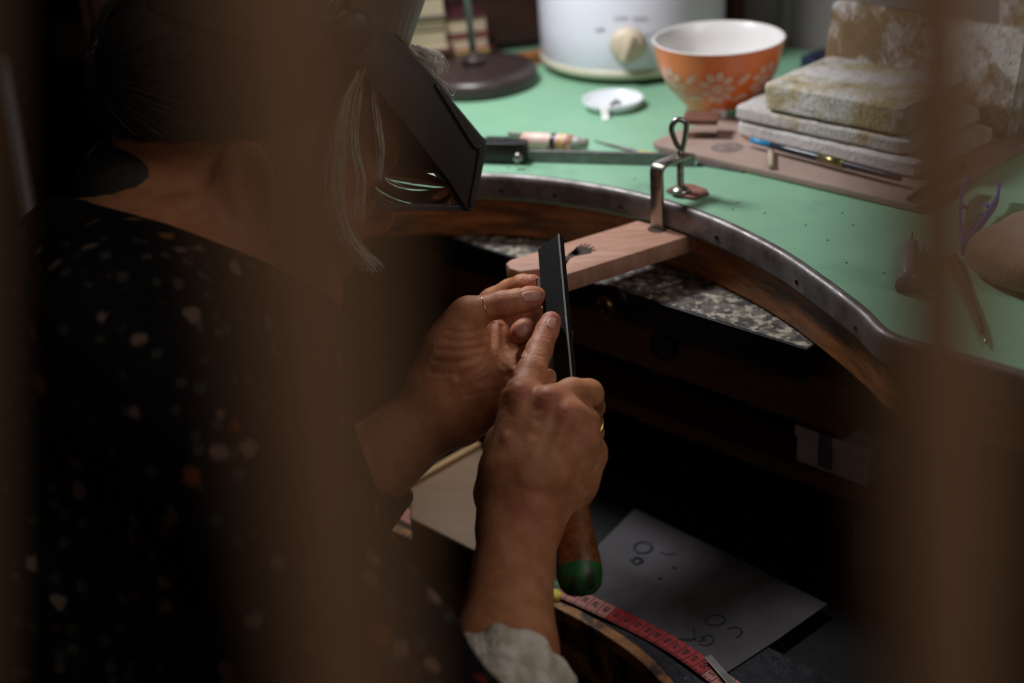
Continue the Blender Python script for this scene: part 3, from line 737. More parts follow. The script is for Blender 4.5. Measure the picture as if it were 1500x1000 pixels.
kx = thing('card_box', B(en(cb_)[0], .888, -.19), 'greyish white card box with a blue band, on the shelf under the bench', 'box')
add('box_body', bbox(en(c0)[0], en(c1)[0], .858, .92, -.19, -.166, .0015), M_cardb, kx)
add('box_lid', bbox(en(c0)[0]-.0015, en(c1)[0]+.0015, .8565, .922, -.166, -.155, .0015), M_cardb, kx)
em = en(c0)[0]+wb*.42
add('blue_band', bbox(em-.006, em+.006, .8555, .923, -.185, -.1545, .0005), mat('blue_grey_band', (70,74,100)), kx)
cd0 = P(1190, 860, LZ-.008)
add('dark_box', bevelled(box(B(-.44,.88,LZ+.028), ex, (.03,.05,.036), .002)), mat('dark_card', (60,54,50)), label='dark box standing in the lap drawer beyond the paper', cat='box')

# ------------------------------------------------------------------ books and papers at the back left
M_pg = mat('book_pages', (196,180,152), (176,158,128), 40, .8, stretch=((1,1,40),(0,0,0)))
M_bkg = mat('grey_book_cover', (120,112,108), None, 8, .6)
M_bko = mat('olive_book_cover', (92,80,44), None, 8, .6)
M_pink = mat('pink_cover', (190,72,96), (150,60,76), 20, .5)
M_ylg = mat('yellow_green_cover', (176,176,60), (214,196,110), 30, .5)
M_dkr = mat('dark_red_cover', (96,44,48), (70,34,38), 20, .5)
def book(c, ax, half, mc, lab, group=None):
    b_ = thing('book', c-UP*half[2], lab, 'book', group); t = .0018
    add('front_cover', box(c+UP*(half[2]-t/2), ax, (half[0], half[1], t/2), .0004), mc, b_)
    add('back_cover', box(c-UP*(half[2]-t/2), ax, (half[0], half[1], t/2), .0004), mc, b_)
    add('spine', box(c-ax[1]*0+np.asarray(ax[0])*(-half[0]+t/2), ax, (t/2, half[1], half[2]-t*.8), .0003), mc, b_)
    add('pages', box(c+np.asarray(ax[0])*.001, ax, (half[0]-.003, half[1]-.003, half[2]-t), 0), M_pg, b_)
aX = np.array([[.985,.17,0],[-.17,.985,0],[0,0,1.0]])
corner = P(720,100,0)
z_ = 0
for (h, mc, lab, w) in ((.011,M_ylg,'yellow-green magazine lowest in the pile behind the lamp pole',.11),(.009,M_pink,'pink-covered book on the yellow-green magazine behind the lamp',.105),(.010,M_dkr,'dark red book on top of the pile behind the lamp pole',.10)):
    c = corner + aX[0]*(-w) + aX[1]*.026 + UP*(z_+h); book(c, aX, (w, .025, h-.0003), mc, lab); z_ += 2*h
# a stand with two thick books in front of the pile
cs = P(662,112,0); sN = en(cs)[1]
zlow = None
for z in np.linspace(0,.12,200):
    if proj(np.array([cs[0],cs[1],Z0+z]))[1] < 72: zlow = z; break
aY = np.array([[.997,.07,0],[-.07,.997,0],[0,0,1.0]])
stc = cs + aY[0]*(-.075) + aY[1]*.03
sd = thing('book_stand', stc, 'dark stand carrying two thick books, behind the visor', 'stand')
add('shelf_plate', box(stc+UP*(zlow-.004), aY, (.08,.032,.004), .001), M_dwood, sd)
for dx in (-.06, .052):
    add('leg', box(stc+aY[0]*dx+UP*(zlow-.008)/2, aY, (.004,.028,(zlow-.008)/2), .001), M_dwood, sd)
z_ = zlow
for (h, mc, lab) in ((.0125,M_pg,'thick cream book lowest on the dark stand behind the visor'),(.005,M_bko,'thin olive book between two thick ones on the dark stand'),(.013,M_bkg,'grey book on top of the books on the dark stand')):
    c = stc + UP*(z_+h); book(c, aY, (.074,.03,h-.0003), mc, lab); z_ += 2*h
add('wooden_batten', bevelled(box((P(730,106,0)+P(792,94,0))/2+UP*.006+np.array([0,.010,0]), (lambda d:(d/np.linalg.norm(d), np.cross(UP,d/np.linalg.norm(d)), UP))(P(792,94,0)-P(730,106,0)), (.030,.009,.006), .001)), M_apron, label='orange-brown wooden batten lying between the lamp and the slow cooker', cat='batten')
cbp = corner + aX[1]*.062
kb = thing('wooden_cabinet', cbp, 'dark reddish wooden cabinet standing at the back behind the lamp pole', 'cabinet')
add('carcass', box(cbp + aX[0]*(-.17) + aX[1]*.045 + UP*.2, aX, (.26,.04,.2), .003), M_dwood, kb)
for k in range(3):
    add('cabinet_door', box(cbp + aX[0]*(-.335+.17*k) + aX[1]*.002 + UP*.2, aX, (.082,.004,.19), .002), M_dwood, kb)
# shelf at far left
M_shb = mat('pale_book_cover', (196,184,172), (180,168,156), 20, .6)
SN = 1.15
a, b = N(-60,106,SN), N(150,100,SN); zs = en(N(75,106,SN))[2]
ws = thing('wall_shelf', B(en(a)[0], SN, zs), 'brown wooden shelf in the dark top left corner', 'shelf')
ea_, eb_ = en(a)[0]-.25, en(b)[0]
add('shelf_board', bbox(ea_, eb_, SN, WN-.002, zs, zs+.026, .002), M_red, ws)
add('bracket', bbox(eb_-.05, eb_-.03, SN+.02, WN-.002, zs-.08, zs, .002), M_red, ws)
bk0 = N(12,50,SN+.01); bk1 = N(160,44,SN+.01)
wbk = (en(bk1)[0]-en(bk0)[0])/2
book(B((en(bk0)[0]+en(bk1)[0])/2, SN+.08, zs+.026+.011), ex, (wbk,.065,.0108), M_shb, 'lower of two books lying on the dark shelf, top left')
book(B((en(bk0)[0]+en(bk1)[0])/2, SN+.083, zs+.026+.0345), ex, (wbk*.97,.062,.0125), M_shb, 'upper of two books lying on the dark shelf, top left')
M_rod = mat('grey_metal_rod', (150,150,156), None, 5, .4, metal=.6)
rb0, rb1 = Q(6,120,1.55), Q(60,420,1.5)
rdv = (rb1-rb0); lo = rb1 + rdv/abs(rdv[2])*(rb1[2]-0.02)
rod = thing('metal_rod', lo, 'grey metal rod leaning in the dark at the far left edge', 'rod')
add('rod', tube([lo, rb1, rb0, rb0-rdv*.12], .010, 14), M_rod, rod, smooth=True)
add('rod_tip', lathe(lo-UP*.015, [(.012,0),(.013,.01),(.010,.02)], UP, 16), M_blackp, rod, smooth=True)

# ------------------------------------------------------------------ slatted screen just before the viewer
M_slat = mat('brown_varnished_wood', (142,114,88), (130,103,78), 8, .5, bump=.1, stretch=((6,6,.6),(0,0,0)))
fw_dir = np.array([0,1,0.0])
def pos(px, py, dep):
    return Q(px, py, dep)
scr = thing('slatted_screen', (0.0,.125,0), 'screen of thin brown wooden slats close before the viewer, quite out of focus', 'screen')
def slat(pt0, pt1, half, yc):
    def at(p):
        d = ray(*p); return CAM + d*(yc/d[1])
    A, Bq = at(pt0), at(pt1); d = Bq-A
    t0_ = (1.95-A[2])/d[2]; t1_ = (0.03-A[2])/d[2]
    add('slat', tube([A+d*t0_, A, Bq, A+d*t1_], half, 16, up=np.array([1.0,0,0]), flat=(1.0,.55)), M_slat, scr, smooth=True)
SLATS = (((1374,0),(1380,1000),.0067,.128), ((405,0),(498,1000),.0063,.114), ((-98,0),(-70,1000),.0032,.128))
for s_ in SLATS: slat(*s_)
add('top_rail', box((0.0,.13,1.96), np.eye(3), (.2,.012,.012), .002), M_slat, scr)
add('bottom_rail', box((0.0,.13,0.02), np.eye(3), (.2,.012,.018), .002), M_slat, scr)
# ------------------------------------------------------------------ the person: one continuous body grown from a distance field
def smin(a, b, k):
    h = np.clip(0.5+0.5*(b-a)/k, 0, 1); return b+(a-b)*h-k*h*(1-h)
BIG = 1.0
class Cone:
    def __init__(s, a, b, ra, rb): 
        s.a = np.asarray(a, float); s.b = np.asarray(b, float); s.ra, s.rb = ra, rb
        s.c = (s.a+s.b)/2; s.R = np.linalg.norm(s.b-s.a)/2+max(ra, rb)
    def __call__(s, p):
        ba = s.b-s.a; L2 = ba@ba
        if L2 < 1e-12: return np.linalg.norm(p-s.a, axis=1)-s.ra
        pa = p-s.a; h = np.clip((pa@ba)/L2, 0, 1)
        return np.sqrt(((pa-h[:,None]*ba)**2).sum(1))-(s.ra+(s.rb-s.ra)*h)
class Ell:
    def __init__(s, c, ax, r): s.c = np.asarray(c, float); s.ax = np.asarray(ax); s.r = np.asarray(r, float); s.R = max(r)
    def __call__(s, p):
        q = (p-s.c)@s.ax.T; k0 = np.linalg.norm(q/s.r, axis=1); k1 = np.linalg.norm(q/(s.r**2), axis=1)
        return k0*(k0-1.0)/np.maximum(k1, 1e-9)
class Un:                                     # smooth union with culling
    def __init__(s, items, k):
        s.it = items; s.k = k
        lo = np.min([i.c-i.R for i in items], 0); hi = np.max([i.c+i.R for i in items], 0)
        s.c = (lo+hi)/2; s.R = max(np.linalg.norm(i.c-s.c)+i.R for i in items)
    def __call__(s, p, cc=None, rad=None):
        out = None
        for i in s.it:
            if cc is not None and np.linalg.norm(i.c-cc)-i.R > rad+0.03: continue
            d = i(p, cc, rad) if isinstance(i, (Un, Sub)) else i(p)
            if d is None: continue
            out = d if out is None else (smin(out, d, s.k) if s.k > 0 else np.minimum(out, d))
        return out
class Sub:                                    # a, with b smoothly carved out
    def __init__(s, a, b, k): s.a_, s.b_, s.k = a, b, k; s.c, s.R = a.c, a.R
    def __call__(s, p, cc=None, rad=None):
        d = s.a_(p, cc, rad) if isinstance(s.a_, (Un, Sub)) else s.a_(p)
        if d is None: return None
        for b in s.b_:
            if cc is not None and np.linalg.norm(b.c-cc)-b.R > rad+0.03: continue
            d = -smin(-d, b(p), s.k)
        return d
def surface_nets(fn, xs, ys, zs, bs=18):
    nx, ny, nz = len(xs), len(ys), len(zs)
    vol = np.full((nx, ny, nz), BIG, np.float32)
    for i in range(0, nx, bs):
        for j in range(0, ny, bs):
            for k in range(0, nz, bs):
                X, Y, Z = xs[i:i+bs], ys[j:j+bs], zs[k:k+bs]
                lo = np.array([X[0], Y[0], Z[0]]); hi = np.array([X[-1], Y[-1], Z[-1]])
                cc = (lo+hi)/2; rad = np.linalg.norm(hi-lo)/2
                d0 = fn(cc[None], cc, rad)
                if d0 is None: continue
                if abs(d0[0]) > rad*1.25+0.012:
                    vol[i:i+bs, j:j+bs, k:k+bs] = d0[0]; continue
                G = np.stack(np.meshgrid(X, Y, Z, indexing='ij'), -1)
                d = fn(G.reshape(-1, 3), cc, rad)
                vol[i:i+bs, j:j+bs, k:k+bs] = d.reshape(G.shape[:3])
    ins = vol < 0
    c8 = np.zeros((nx-1, ny-1, nz-1), np.uint8)
    for dx in (0,1):
        for dy in (0,1):
            for dz in (0,1): c8 += ins[dx:nx-1+dx, dy:ny-1+dy, dz:nz-1+dz]
    act = np.argwhere((c8 > 0) & (c8 < 8))
    idx = np.full(c8.shape, -1, np.int32); idx[tuple(act.T)] = np.arange(len(act))
    acc = np.zeros((len(act), 3)); cnt = np.zeros(len(act))
    I, J, K = act.T
    crd = lambda di, dj, dk: np.stack([xs[I+di], ys[J+dj], zs[K+dk]], 1)
    for a in range(3):
        for o1 in (0,1):
            for o2 in (0,1):
                p0 = [0,0,0]; oth = [q for q in range(3) if q != a]; p0[oth[0]] = o1; p0[oth[1]] = o2
                p1 = list(p0); p1[a] = 1
                v0 = vol[I+p0[0], J+p0[1], K+p0[2]]; v1 = vol[I+p1[0], J+p1[1], K+p1[2]]
                m = (v0 < 0) != (v1 < 0); t = np.where(m, v0/np.where(v0 == v1, 1, v0-v1), 0)[:,None]
                acc += np.where(m[:,None], crd(*p0)*(1-t)+crd(*p1)*t, 0); cnt += m
    V = acc/cnt[:,None]
    Fs = []
    for a in range(3):
        o = [q for q in range(3) if q != a]
        s0 = [slice(None)]*3; s1 = [slice(None)]*3
        s0[a] = slice(0, -1); s1[a] = slice(1, None)
        A0, A1 = ins[tuple(s0)], ins[tuple(s1)]
        e = np.argwhere(A0 != A1)
        ok = (e[:,o[0]] > 0) & (e[:,o[1]] > 0) & (e[:,o[0]] < vol.shape[o[0]]-1) & (e[:,o[1]] < vol.shape[o[1]]-1)
        e = e[ok]; inside0 = A0[tuple(e.T)]
        def cell(d1, d2):
            c = e.copy(); c[:,o[0]] -= d1; c[:,o[1]] -= d2; return idx[tuple(c.T)]
        q = np.stack([cell(1,1), cell(0,1), cell(0,0), cell(1,0)], 1)
        flip = inside0 if a != 1 else ~inside0
        q[~flip] = q[~flip][:, ::-1]
        Fs.append(q)
    return V, np.concatenate(Fs)
def fast_mesh(name, V, F4, m):
    me = bpy.data.meshes.new(name); n = len(F4)
    me.vertices.add(len(V)); me.vertices.foreach_set('co', np.ascontiguousarray(V, np.float32).ravel())
    me.loops.add(n*4); me.loops.foreach_set('vertex_index', np.ascontiguousarray(F4, np.int32).ravel())
    me.polygons.add(n); me.polygons.foreach_set('loop_start', np.arange(0, n*4, 4, dtype=np.int32))
    me.polygons.foreach_set('use_smooth', np.ones(n, bool))
    me.update(calc_edges=True); me.validate(); me.materials.append(m); return me
def relax(V, F4, it=2, lam=0.5):
    n = len(V); e = np.concatenate([F4[:, [0,1]], F4[:, [1,2]], F4[:, [2,3]], F4[:, [3,0]]])
    a = np.concatenate([e[:,0], e[:,1]]); b = np.concatenate([e[:,1], e[:,0]])
    deg = np.bincount(a, minlength=n)[:,None]
    for s_ in range(it):
        acc = np.stack([np.bincount(a, weights=V[b][:,k], minlength=n) for k in range(3)], 1)
        V = V + lam*(acc/deg - V)
    return V
def axis_grid(lo, hi, f0, f1, fine, coarse):
    out = [f0]; 
    x = f0
    while x < f1: x += fine; out.append(x)
    h = fine
    while x < hi: h = min(coarse, h*1.08); x += h; out.append(x)
    x = f0; h = fine; pre = []
    while x > lo: h = min(coarse, h*1.08); x -= h; pre.append(x)
    return np.array(pre[::-1]+out)
def chain(pts, k=None):
    q = [(Q(a, b, c), r) for a, b, c, r in pts]
    return [Cone(q[i][0], q[i+1][0], q[i][1], q[i+1][1]) for i in range(len(q)-1)]

# --- head frame
psi, beta = math.radians(15), math.radians(25)
hfx = np.array([math.cos(psi), math.sin(psi), 0])
HA = math.cos(beta)*hfx - math.sin(beta)*UP          # forward
HU = math.sin(beta)*hfx + math.cos(beta)*UP          # up
HC = np.array([-math.sin(psi), math.cos(psi), 0])    # to her left
HO = Q(572,328,1.06) - .117*HA + .018*HU
HAX = np.array([HA, HC, HU])
def L(x, y, z): return HO + x*HA + y*HC + z*HU
def HL(px, py, y):                                    # picture point on the head plane y
    d = ray(px, py); t = ((HO + y*HC - CAM)@HC)/(d@HC); return CAM + d*t
def hc(a, b, ra, rb): return Cone(L(*a), L(*b), ra, rb)
skull = [Ell(L(-.010,0,.048), HAX, (.097,.075,.090)), hc((.040,0,.062),(.045,0,.050),.052,.050),
         hc((.045,0,.010),(.056,0,-.060),.056,.036), hc((.0,.048,-.035),(.070,.016,-.086),.020,.015), hc((.0,-.048,-.035),(.070,-.016,-.086),.020,.015),
         hc((.082,.006,-.087),(.082,-.006,-.087),.015,.015), hc((.064,.040,-.012),(.072,.030,-.020),.020,.018), hc((.064,-.040,-.012),(.072,-.030,-.020),.020,.018),
         hc((.086,.012,.032),(.074,.046,.030),.011,.010), hc((.086,-.012,.032),(.074,-.046,.030),.011,.010)]
nose = [hc((.090,0,.026),(.1075,0,-.014),.0075,.0100), hc((.1065,0,-.016),(.1065,0,-.017),.0105,.0105),
        hc((.094,.0115,-.024),(.098,.010,-.023),.0075,.0075), hc((.094,-.0115,-.024),(.098,-.010,-.023),.0075,.0075)]
lips = [hc((.091,.018,-.048),(.0955,0,-.045),.005,.0075), hc((.091,-.018,-.048),(.0955,0,-.045),.005,.0075),
        hc((.089,.015,-.053),(.0935,0,-.057),.005,.0078), hc((.089,-.015,-.053),(.0935,0,-.057),.005,.0078)]
lids = [hc((.079,.032,.013),(.080,.032,.012),.0125,.0125), hc((.079,-.032,.013),(.080,-.032,.012),.0125,.0125)]
head = Un(skull, .018)
head = Sub(head, [hc((.103,.031,.013),(.100,.036,.012),.016,.016), hc((.103,-.031,.013),(.100,-.036,.012),.016,.016)], .012)
head = Un([head, Un(nose, .006), Un(lips, .003)], .007)
head = Un([head]+lids, .004)
head = Sub(head, [hc((.0985,.0068,-.036),(.103,.0060,-.028),.0036,.0030), hc((.0985,-.0068,-.036),(.103,-.0060,-.028),.0036,.0030),
                  hc((.102,-.016,-.0505),(.102,.016,-.0505),.0022,.0022)], .0015)
ears = []
for s_ in (1, -1):
    ea_x = HAX.copy(); tl = .32
    e0 = np.array([HA*math.cos(.25)+HU*math.sin(.25), HC*s_*.93-HA*.36, HU*math.cos(.25)-HA*math.sin(.25)])
    ears.append(Sub(Un([Ell(L(-.012,s_*.080,.004), e0, (.019,.006,.032)), Ell(L(-.004,s_*.078,-.022), e0, (.010,.006,.011))], .006),
                    [Ell(L(-.008,s_*.088,.006), e0, (.011,.007,.019))], .004))
neck = [Cone(L(-.030,0,-.030), Q(268,350,1.00), .056, .058), Cone(L(.010,0,-.045), Q(300,380,1.0), .040, .050)]

# --- torso and arms
shR, elR, wrR = Q(190,500,.88), Q(692,1190,.80), Q(762,768,.952)
shL, elL, wrL = Q(330,470,1.13), Q(425,800,1.10), Q(655,590,1.066)
torso = [Cone(Q(268,350,1.00), Q(240,500,1.0), .055, .105), Cone(Q(240,500,1.0), Q(225,800,1.0), .112, .125), Cone(Q(225,800,1.0), Q(215,1150,1.02), .125, .14),
         Cone(Q(262,420,1.0), shR, .055, .052), Cone(Q(262,420,1.0), shL, .055, .050)]
armR = [Cone(shR, elR, .050, .034), Cone(elR, Q(738,960,.895), .034, .0330), Cone(Q(738,960,.895), Q(752,830,.934), .0325, .0265), Cone(Q(752,830,.934), wrR, .0268, .0245)]
armL = [Cone(shL, elL, .048, .037), Cone(elL, Q(545,682,1.082), .037, .0325), Cone(Q(545,682,1.082), wrL, .0325, .0262)]

# --- right hand (back of the hand towards us, index along the file)
rp = (chain([(742,770,.953,.0205),(745,690,.956,.0185),(764,588,.966,.0135)]) + chain([(760,770,.950,.0200),(768,690,.950,.0185),(806,594,.958,.0125)])
    + chain([(772,768,.950,.0195),(790,690,.950,.0180),(834,614,.954,.0125)]) + chain([(786,762,.953,.0185),(812,690,.954,.0175),(851,644,.957,.0120)])
    + chain([(742,740,.968,.018),(752,650,.978,.013)]) + chain([(822,720,.962,.0165),(858,668,.966,.0125)]))
r_heel = chain([(800,752,.962,.0165),(838,705,.968,.0155),(858,672,.972,.0115)])
r_thumb = chain([(728,722,.972,.0165),(740,650,.988,.0135),(778,595,1.007,.0105),(800,566,1.013,.0090),(806,556,1.014,.0078)])
r_fi = chain([(764,586,.966,.0132),(778,545,.983,.0104),(790,512,1.000,.0092),(801,485,1.0120,.0082),(807,471,1.0165,.0076)])
r_fm = chain([(806,593,.958,.0125),(838,577,.970,.0110),(862,577,.983,.0108)]) ; r_fm2 = chain([(862,577,.983,.0108),(866,596,1.006,.0095),(846,606,1.014,.0088),(832,608,1.012,.0080)])
r_fr = chain([(834,613,.954,.0123),(856,618,.966,.0104),(864,634,.984,.0100)]); r_fr2 = chain([(864,634,.984,.0100),(862,650,1.002,.0090),(846,652,1.008,.0084),(832,650,1.004,.0078)])
r_fp = chain([(851,643,.957,.0118),(866,660,.968,.0096),(866,676,.982,.0090)]); r_fp2 = chain([(866,676,.982,.0090),(858,688,.995,.0082),(845,688,.998,.0076)])
knR = [Cone(Q(761,575,.9585), Q(764,582,.960), .0072, .0072), Cone(Q(803,583,.9505), Q(806,588,.951), .0070, .0070), Cone(Q(829,606,.9465), Q(832,610,.947), .0070, .0068), Cone(Q(853,638,.950), Q(855,642,.951), .0062, .0062),
       Cone(Q(768,748,.936), Q(776,742,.936), .0105, .0105)]
tend = [Cone(Q(763,590,.9535), Q(752,690,.9415), .0038, .0040), Cone(Q(803,600,.9455), Q(772,700,.9330), .0038, .0042), Cone(Q(829,620,.9420), Q(788,706,.9330), .0036, .0040), Cone(Q(850,652,.9470), Q(806,706,.9385), .0032, .0036),
        Cone(Q(742,640,.9440), Q(768,690,.9325), .0018, .0018), Cone(Q(768,690,.9325), Q(822,672,.9380), .0018, .0016), Cone(Q(782,650,.9370), Q(768,690,.9325), .0020, .0022)]
palmR = Un(rp + r_heel + armR[-1:], .010)
palmR = Un([palmR, Un(knR, .004), Un(tend, .004)], .0065)
handR = Un([palmR, Un(r_fi, .003), Un(r_fm, .003), Un(r_fr, .003), Un(r_fp, .003), Un(r_thumb, .006)], .0055)
handR = Un([handR, Un(r_fm2, .003), Un(r_fr2, .003), Un(r_fp2, .003)], .0012)
# --- left hand (palm towards us, thumb on top, pinching the work)
lp_ = (chain([(640,560,1.062,.0225),(668,505,1.052,.0205),(683,462,1.045,.0118)]) + chain([(660,600,1.064,.0225),(695,560,1.060,.0225),(720,500,1.075,.018)])
    + chain([(676,612,1.066,.0205),(715,582,1.060,.0195),(742,560,1.062,.0170)]) + chain([(742,560,1.062,.0165),(765,520,1.082,.0150)])
    + chain([(650,570,1.076,.022),(690,500,1.084,.018),(712,462,1.090,.0135)]) + chain([(690,540,1.074,.022),(730,500,1.086,.017)]))
l_thumb = chain([(680,470,1.046,.0128),(690,459,1.044,.0112),(711,452,1.043,.0092),(736,446,1.0425,.0098),(757,442,1.043,.0090),(776,437,1.045,.0084),(786,435,1.0465,.0076)])
l_fi = chain([(700,468,1.092,.0125),(722,442,1.086,.0105),(748,427,1.078,.0096),(765,419,1.068,.0088),(779,417,1.060,.0080)])
l_fm = chain([(740,480,1.095,.0120),(785,452,1.098,.0100),(812,450,1.090,.0098),(797,468,1.068,.0090),(768,484,1.057,.0086),(762,487,1.0555,.0080)])
l_fr = chain([(755,505,1.094,.0115),(800,488,1.100,.0098),(820,490,1.090,.0095),(802,508,1.068,.0086),(774,523,1.058,.0080),(769,525,1.057,.0074)])
l_fp = chain([(765,535,1.088,.0105),(800,525,1.094,.0088),(815,530,1.085,.0084),(800,545,1.068,.0078),(784,553,1.062,.0070)])
crs = lambda pts, r: chain([(a,b,c,r) for a,b,c in pts])
palmL = Un(lp_ + armL[-1:], .012)
handL = Un([palmL, Un(l_thumb, .004)], .009)
handL = Un([handL, Un(l_fi, .003), Un(l_fm, .003), Un(l_fr, .003), Un(l_fp, .003)], .0016)
body_fn0 = Un([Un([Un([head]+ears, .004)]+neck+torso, .030), Un(armR[:-1], .012), Un(armL[:-1], .012), handR, handL], .004)

# creases and wrinkles pressed into the skin: traced from the picture on to the surface
def trace(pts):
    o = np.array([CAM]*len(pts)); d = np.array([ray(*q) for q in pts]); d /= np.linalg.norm(d, axis=1, keepdims=True)
    t = np.full(len(pts), .80)
    for _ in range(60):
        s_ = body_fn0(o+d*t[:,None]); t += s_*0.85
    return o+d*t[:,None]
CRE = []
def crease(pts, depth, width):
    q = trace(bez([(a,b,0) for a,b in pts], 14)[:, :2]); CRE.append((q, depth, width))
for pts, dp, w in (
    (((655,484),(680,487),(712,483)), .0006,.0012), (((648,497),(680,500),(716,493)), .0008,.0014), (((640,512),(672,514),(718,505)), .0008,.0015), (((634,528),(668,530),(712,520)), .0007,.0014),
    (((628,545),(660,547),(700,538)), .0005,.0014), (((722,474),(720,505),(705,540),(672,552)), .0016,.0022), (((735,478),(738,510),(752,535)), .0014,.0018), (((700,560),(730,548),(752,552)), .0010,.0018),
    (((718,512),(730,530),(745,545)), .0008,.0015), (((684,580),(720,572),(748,565)), .0006,.0016),
    (((731,431),(734,445),(731,459)), .0007,.0011), (((726,434),(728,446),(725,458)), .0005,.0010), (((737,432),(740,446),(738,458)), .0005,.0010),
    (((786,487),(796,489),(806,491)), .0006,.0009), (((784,491),(794,494),(805,496)), .0006,.0010), (((787,484),(796,485),(806,487)), .0004,.0008),
    (((770,516),(786,520),(800,522)), .0006,.0010), (((774,512),(786,514),(798,517)), .0004,.0009),
    (((866,690),(872,684),(876,676)), .0008,.0012), (((850,708),(858,715),(856,722)), .0006,.0012),
    (((765,410),(763,416),(764,424)), .0009,.0011)):
    crease(pts, dp, w)
for pts, dp, w in ((((752,566),(760,571),(770,570)), .0004, .0010), (((750,574),(760,580),(772,577)), .0004, .0010), (((797,578),(805,581),(814,578)), .0004, .0010),
    (((822,602),(830,606),(838,602)), .0004, .0010), (((742,604),(752,610),(764,606)), .0002, .0018), (((780,612),(792,618),(806,612)), .00025, .0022), (((812,634),(824,640),(838,634)), .00022, .0020)):
    crease(pts, dp, w)
for k in range(7):                                       # fine skin folds over the wrist
    y0 = 706+k*7
    crease(((768+k*3,y0+8),(800+k*2,y0+14),(828,y0+28)), .00028, .0010)
CRC = [(q.mean(0), np.max(np.linalg.norm(q-q.mean(0), axis=1)), q, dp, w) for q, dp, w in CRE]
def body_fn(p, cc=None, rad=None):
    d = body_fn0(p, cc, rad)
    if d is None: return None
    if len(p) < 4: return d
    for c, R, q, dp, w in CRC:
        if cc is not None and np.linalg.norm(c-cc) > R+rad+4*w: continue
        m = np.full(len(p), 9.0)
        for i in range(len(q)-1):
            a, ba = q[i], q[i+1]-q[i]; pa = p-a; h = np.clip(pa@ba/(ba@ba), 0, 1)
            m = np.minimum(m, ((pa-h[:,None]*ba)**2).sum(1))
        d = d + dp*np.exp(-m/(w*w)) - .35*dp*np.exp(-(np.sqrt(m)-2.1*w)**2/(w*w))
    return d
hp = np.array([Q(640,400,1.08), Q(890,400,1.10), Q(640,640,1.08), Q(890,780,.94), Q(690,780,.94), Q(800,560,.93), Q(800,460,1.11), Q(600,640,1.05)])
f_lo, f_hi = hp.min(0)-.004, hp.max(0)+.004
lo_, hi_ = np.array([-.52,.52,Z0-.40]), np.array([.09,1.24,Z0+.31])
FINE, COARSE = .00125, .0035
gx_ = axis_grid(lo_[0], hi_[0], f_lo[0], f_hi[0], FINE, COARSE)
gy_ = axis_grid(lo_[1], hi_[1], f_lo[1], f_hi[1], FINE, COARSE)
gz_ = axis_grid(lo_[2], hi_[2], f_lo[2], f_hi[2], FINE, COARSE)
V, F4 = surface_nets(body_fn, gx_, gy_, gz_)
V = relax(V, F4, 2, .45)
# skin
M_skin = bpy.data.materials.new('skin'); t, n, l, b = nt(M_skin)
setin(b, 'Roughness', .52); setin(b, 'Specular IOR Level', .32)
setin(b, 'Subsurface Weight', .12); setin(b, 'Subsurface Radius', (.006,.002,.001)); setin(b, 'Subsurface Scale', .6)
tc = n.new('ShaderNodeTexCoord')
def noise_(sc, det=5):
    x = n.new('ShaderNodeTexNoise'); x.inputs['Scale'].default_value = sc; x.inputs['Detail'].default_value = det; l.new(tc.outputs['Object'], x.inputs['Vector']); return x
def mixc(fac, a, bb):
    x = n.new('ShaderNodeMix'); x.data_type = 'RGBA'; l.new(fac, x.inputs[0])
    for s_, c_ in ((x.inputs[6], a), (x.inputs[7], bb)):
        if isinstance(c_, tuple): s_.default_value = c_+(1,)
        else: l.new(c_, s_)
    return x.outputs[2]
mr = n.new('ShaderNodeMapRange'); mr.inputs[1].default_value=.38; mr.inputs[2].default_value=.62; l.new(noise_(70).outputs['Fac'], mr.inputs[0])
base = mixc(mr.outputs[0], lin((198,136,98)), lin((180,116,80)))
at_ = n.new('ShaderNodeAttribute'); at_.attribute_name = 'redness'
base = mixc(at_.outputs['Fac'], base, lin((182,100,82)))
l.new(base, b.inputs['Base Color'])
vo = n.new('ShaderNodeTexVoronoi'); vo.inputs['Scale'].default_value = 900; l.new(tc.outputs['Object'], vo.inputs['Vector'])
bp1 = n.new('ShaderNodeBump'); bp1.inputs['Strength'].default_value=.25; bp1.inputs['Distance'].default_value=.0006; l.new(vo.outputs['Distance'], bp1.inputs['Height'])
bp2 = n.new('ShaderNodeBump'); bp2.inputs['Strength'].default_value=.35; bp2.inputs['Distance'].default_value=.0012; l.new(noise_(260, 6).outputs['Fac'], bp2.inputs['Height']); l.new(bp1.outputs['Normal'], bp2.inputs['Normal'])
l.new(bp2.outputs['Normal'], b.inputs['Normal'])
org = np.array([-.25, .95, 0.0])
me = fast_mesh('person', V-org, F4, M_skin)
red = np.zeros(len(V))
for (a_, b_, c_, r_) in ((761,575,.953,.008),(803,583,.946,.008),(829,606,.942,.008),(854,639,.946,.007),(807,470,1.01,.010),(786,436,1.04,.010),(764,487,1.05,.009),(779,417,1.055,.009),(772,745,.93,.012),(736,446,1.035,.008),(795,490,1.0,.008)):
    red = np.maximum(red, np.exp(-((V-Q(a_, b_, c_))**2).sum(1)/(r_*r_))*.8)
for q_ in ((.097,0,-.045),(.095,0,-.057),(.112,0,-.018),(-.012,-.08,.0)):
    red = np.maximum(red, np.exp(-((V-L(*q_))**2).sum(1)/(.012**2))*.9)
at = me.attributes.new('redness', 'FLOAT', 'POINT'); at.data.foreach_set('value', red.astype(np.float32))
person = bpy.data.objects.new('person', me); person.location = tuple(org); link(person)
tag(person, 'person bowed over the bench in a dark floral top, holding the file and the work', 'person')

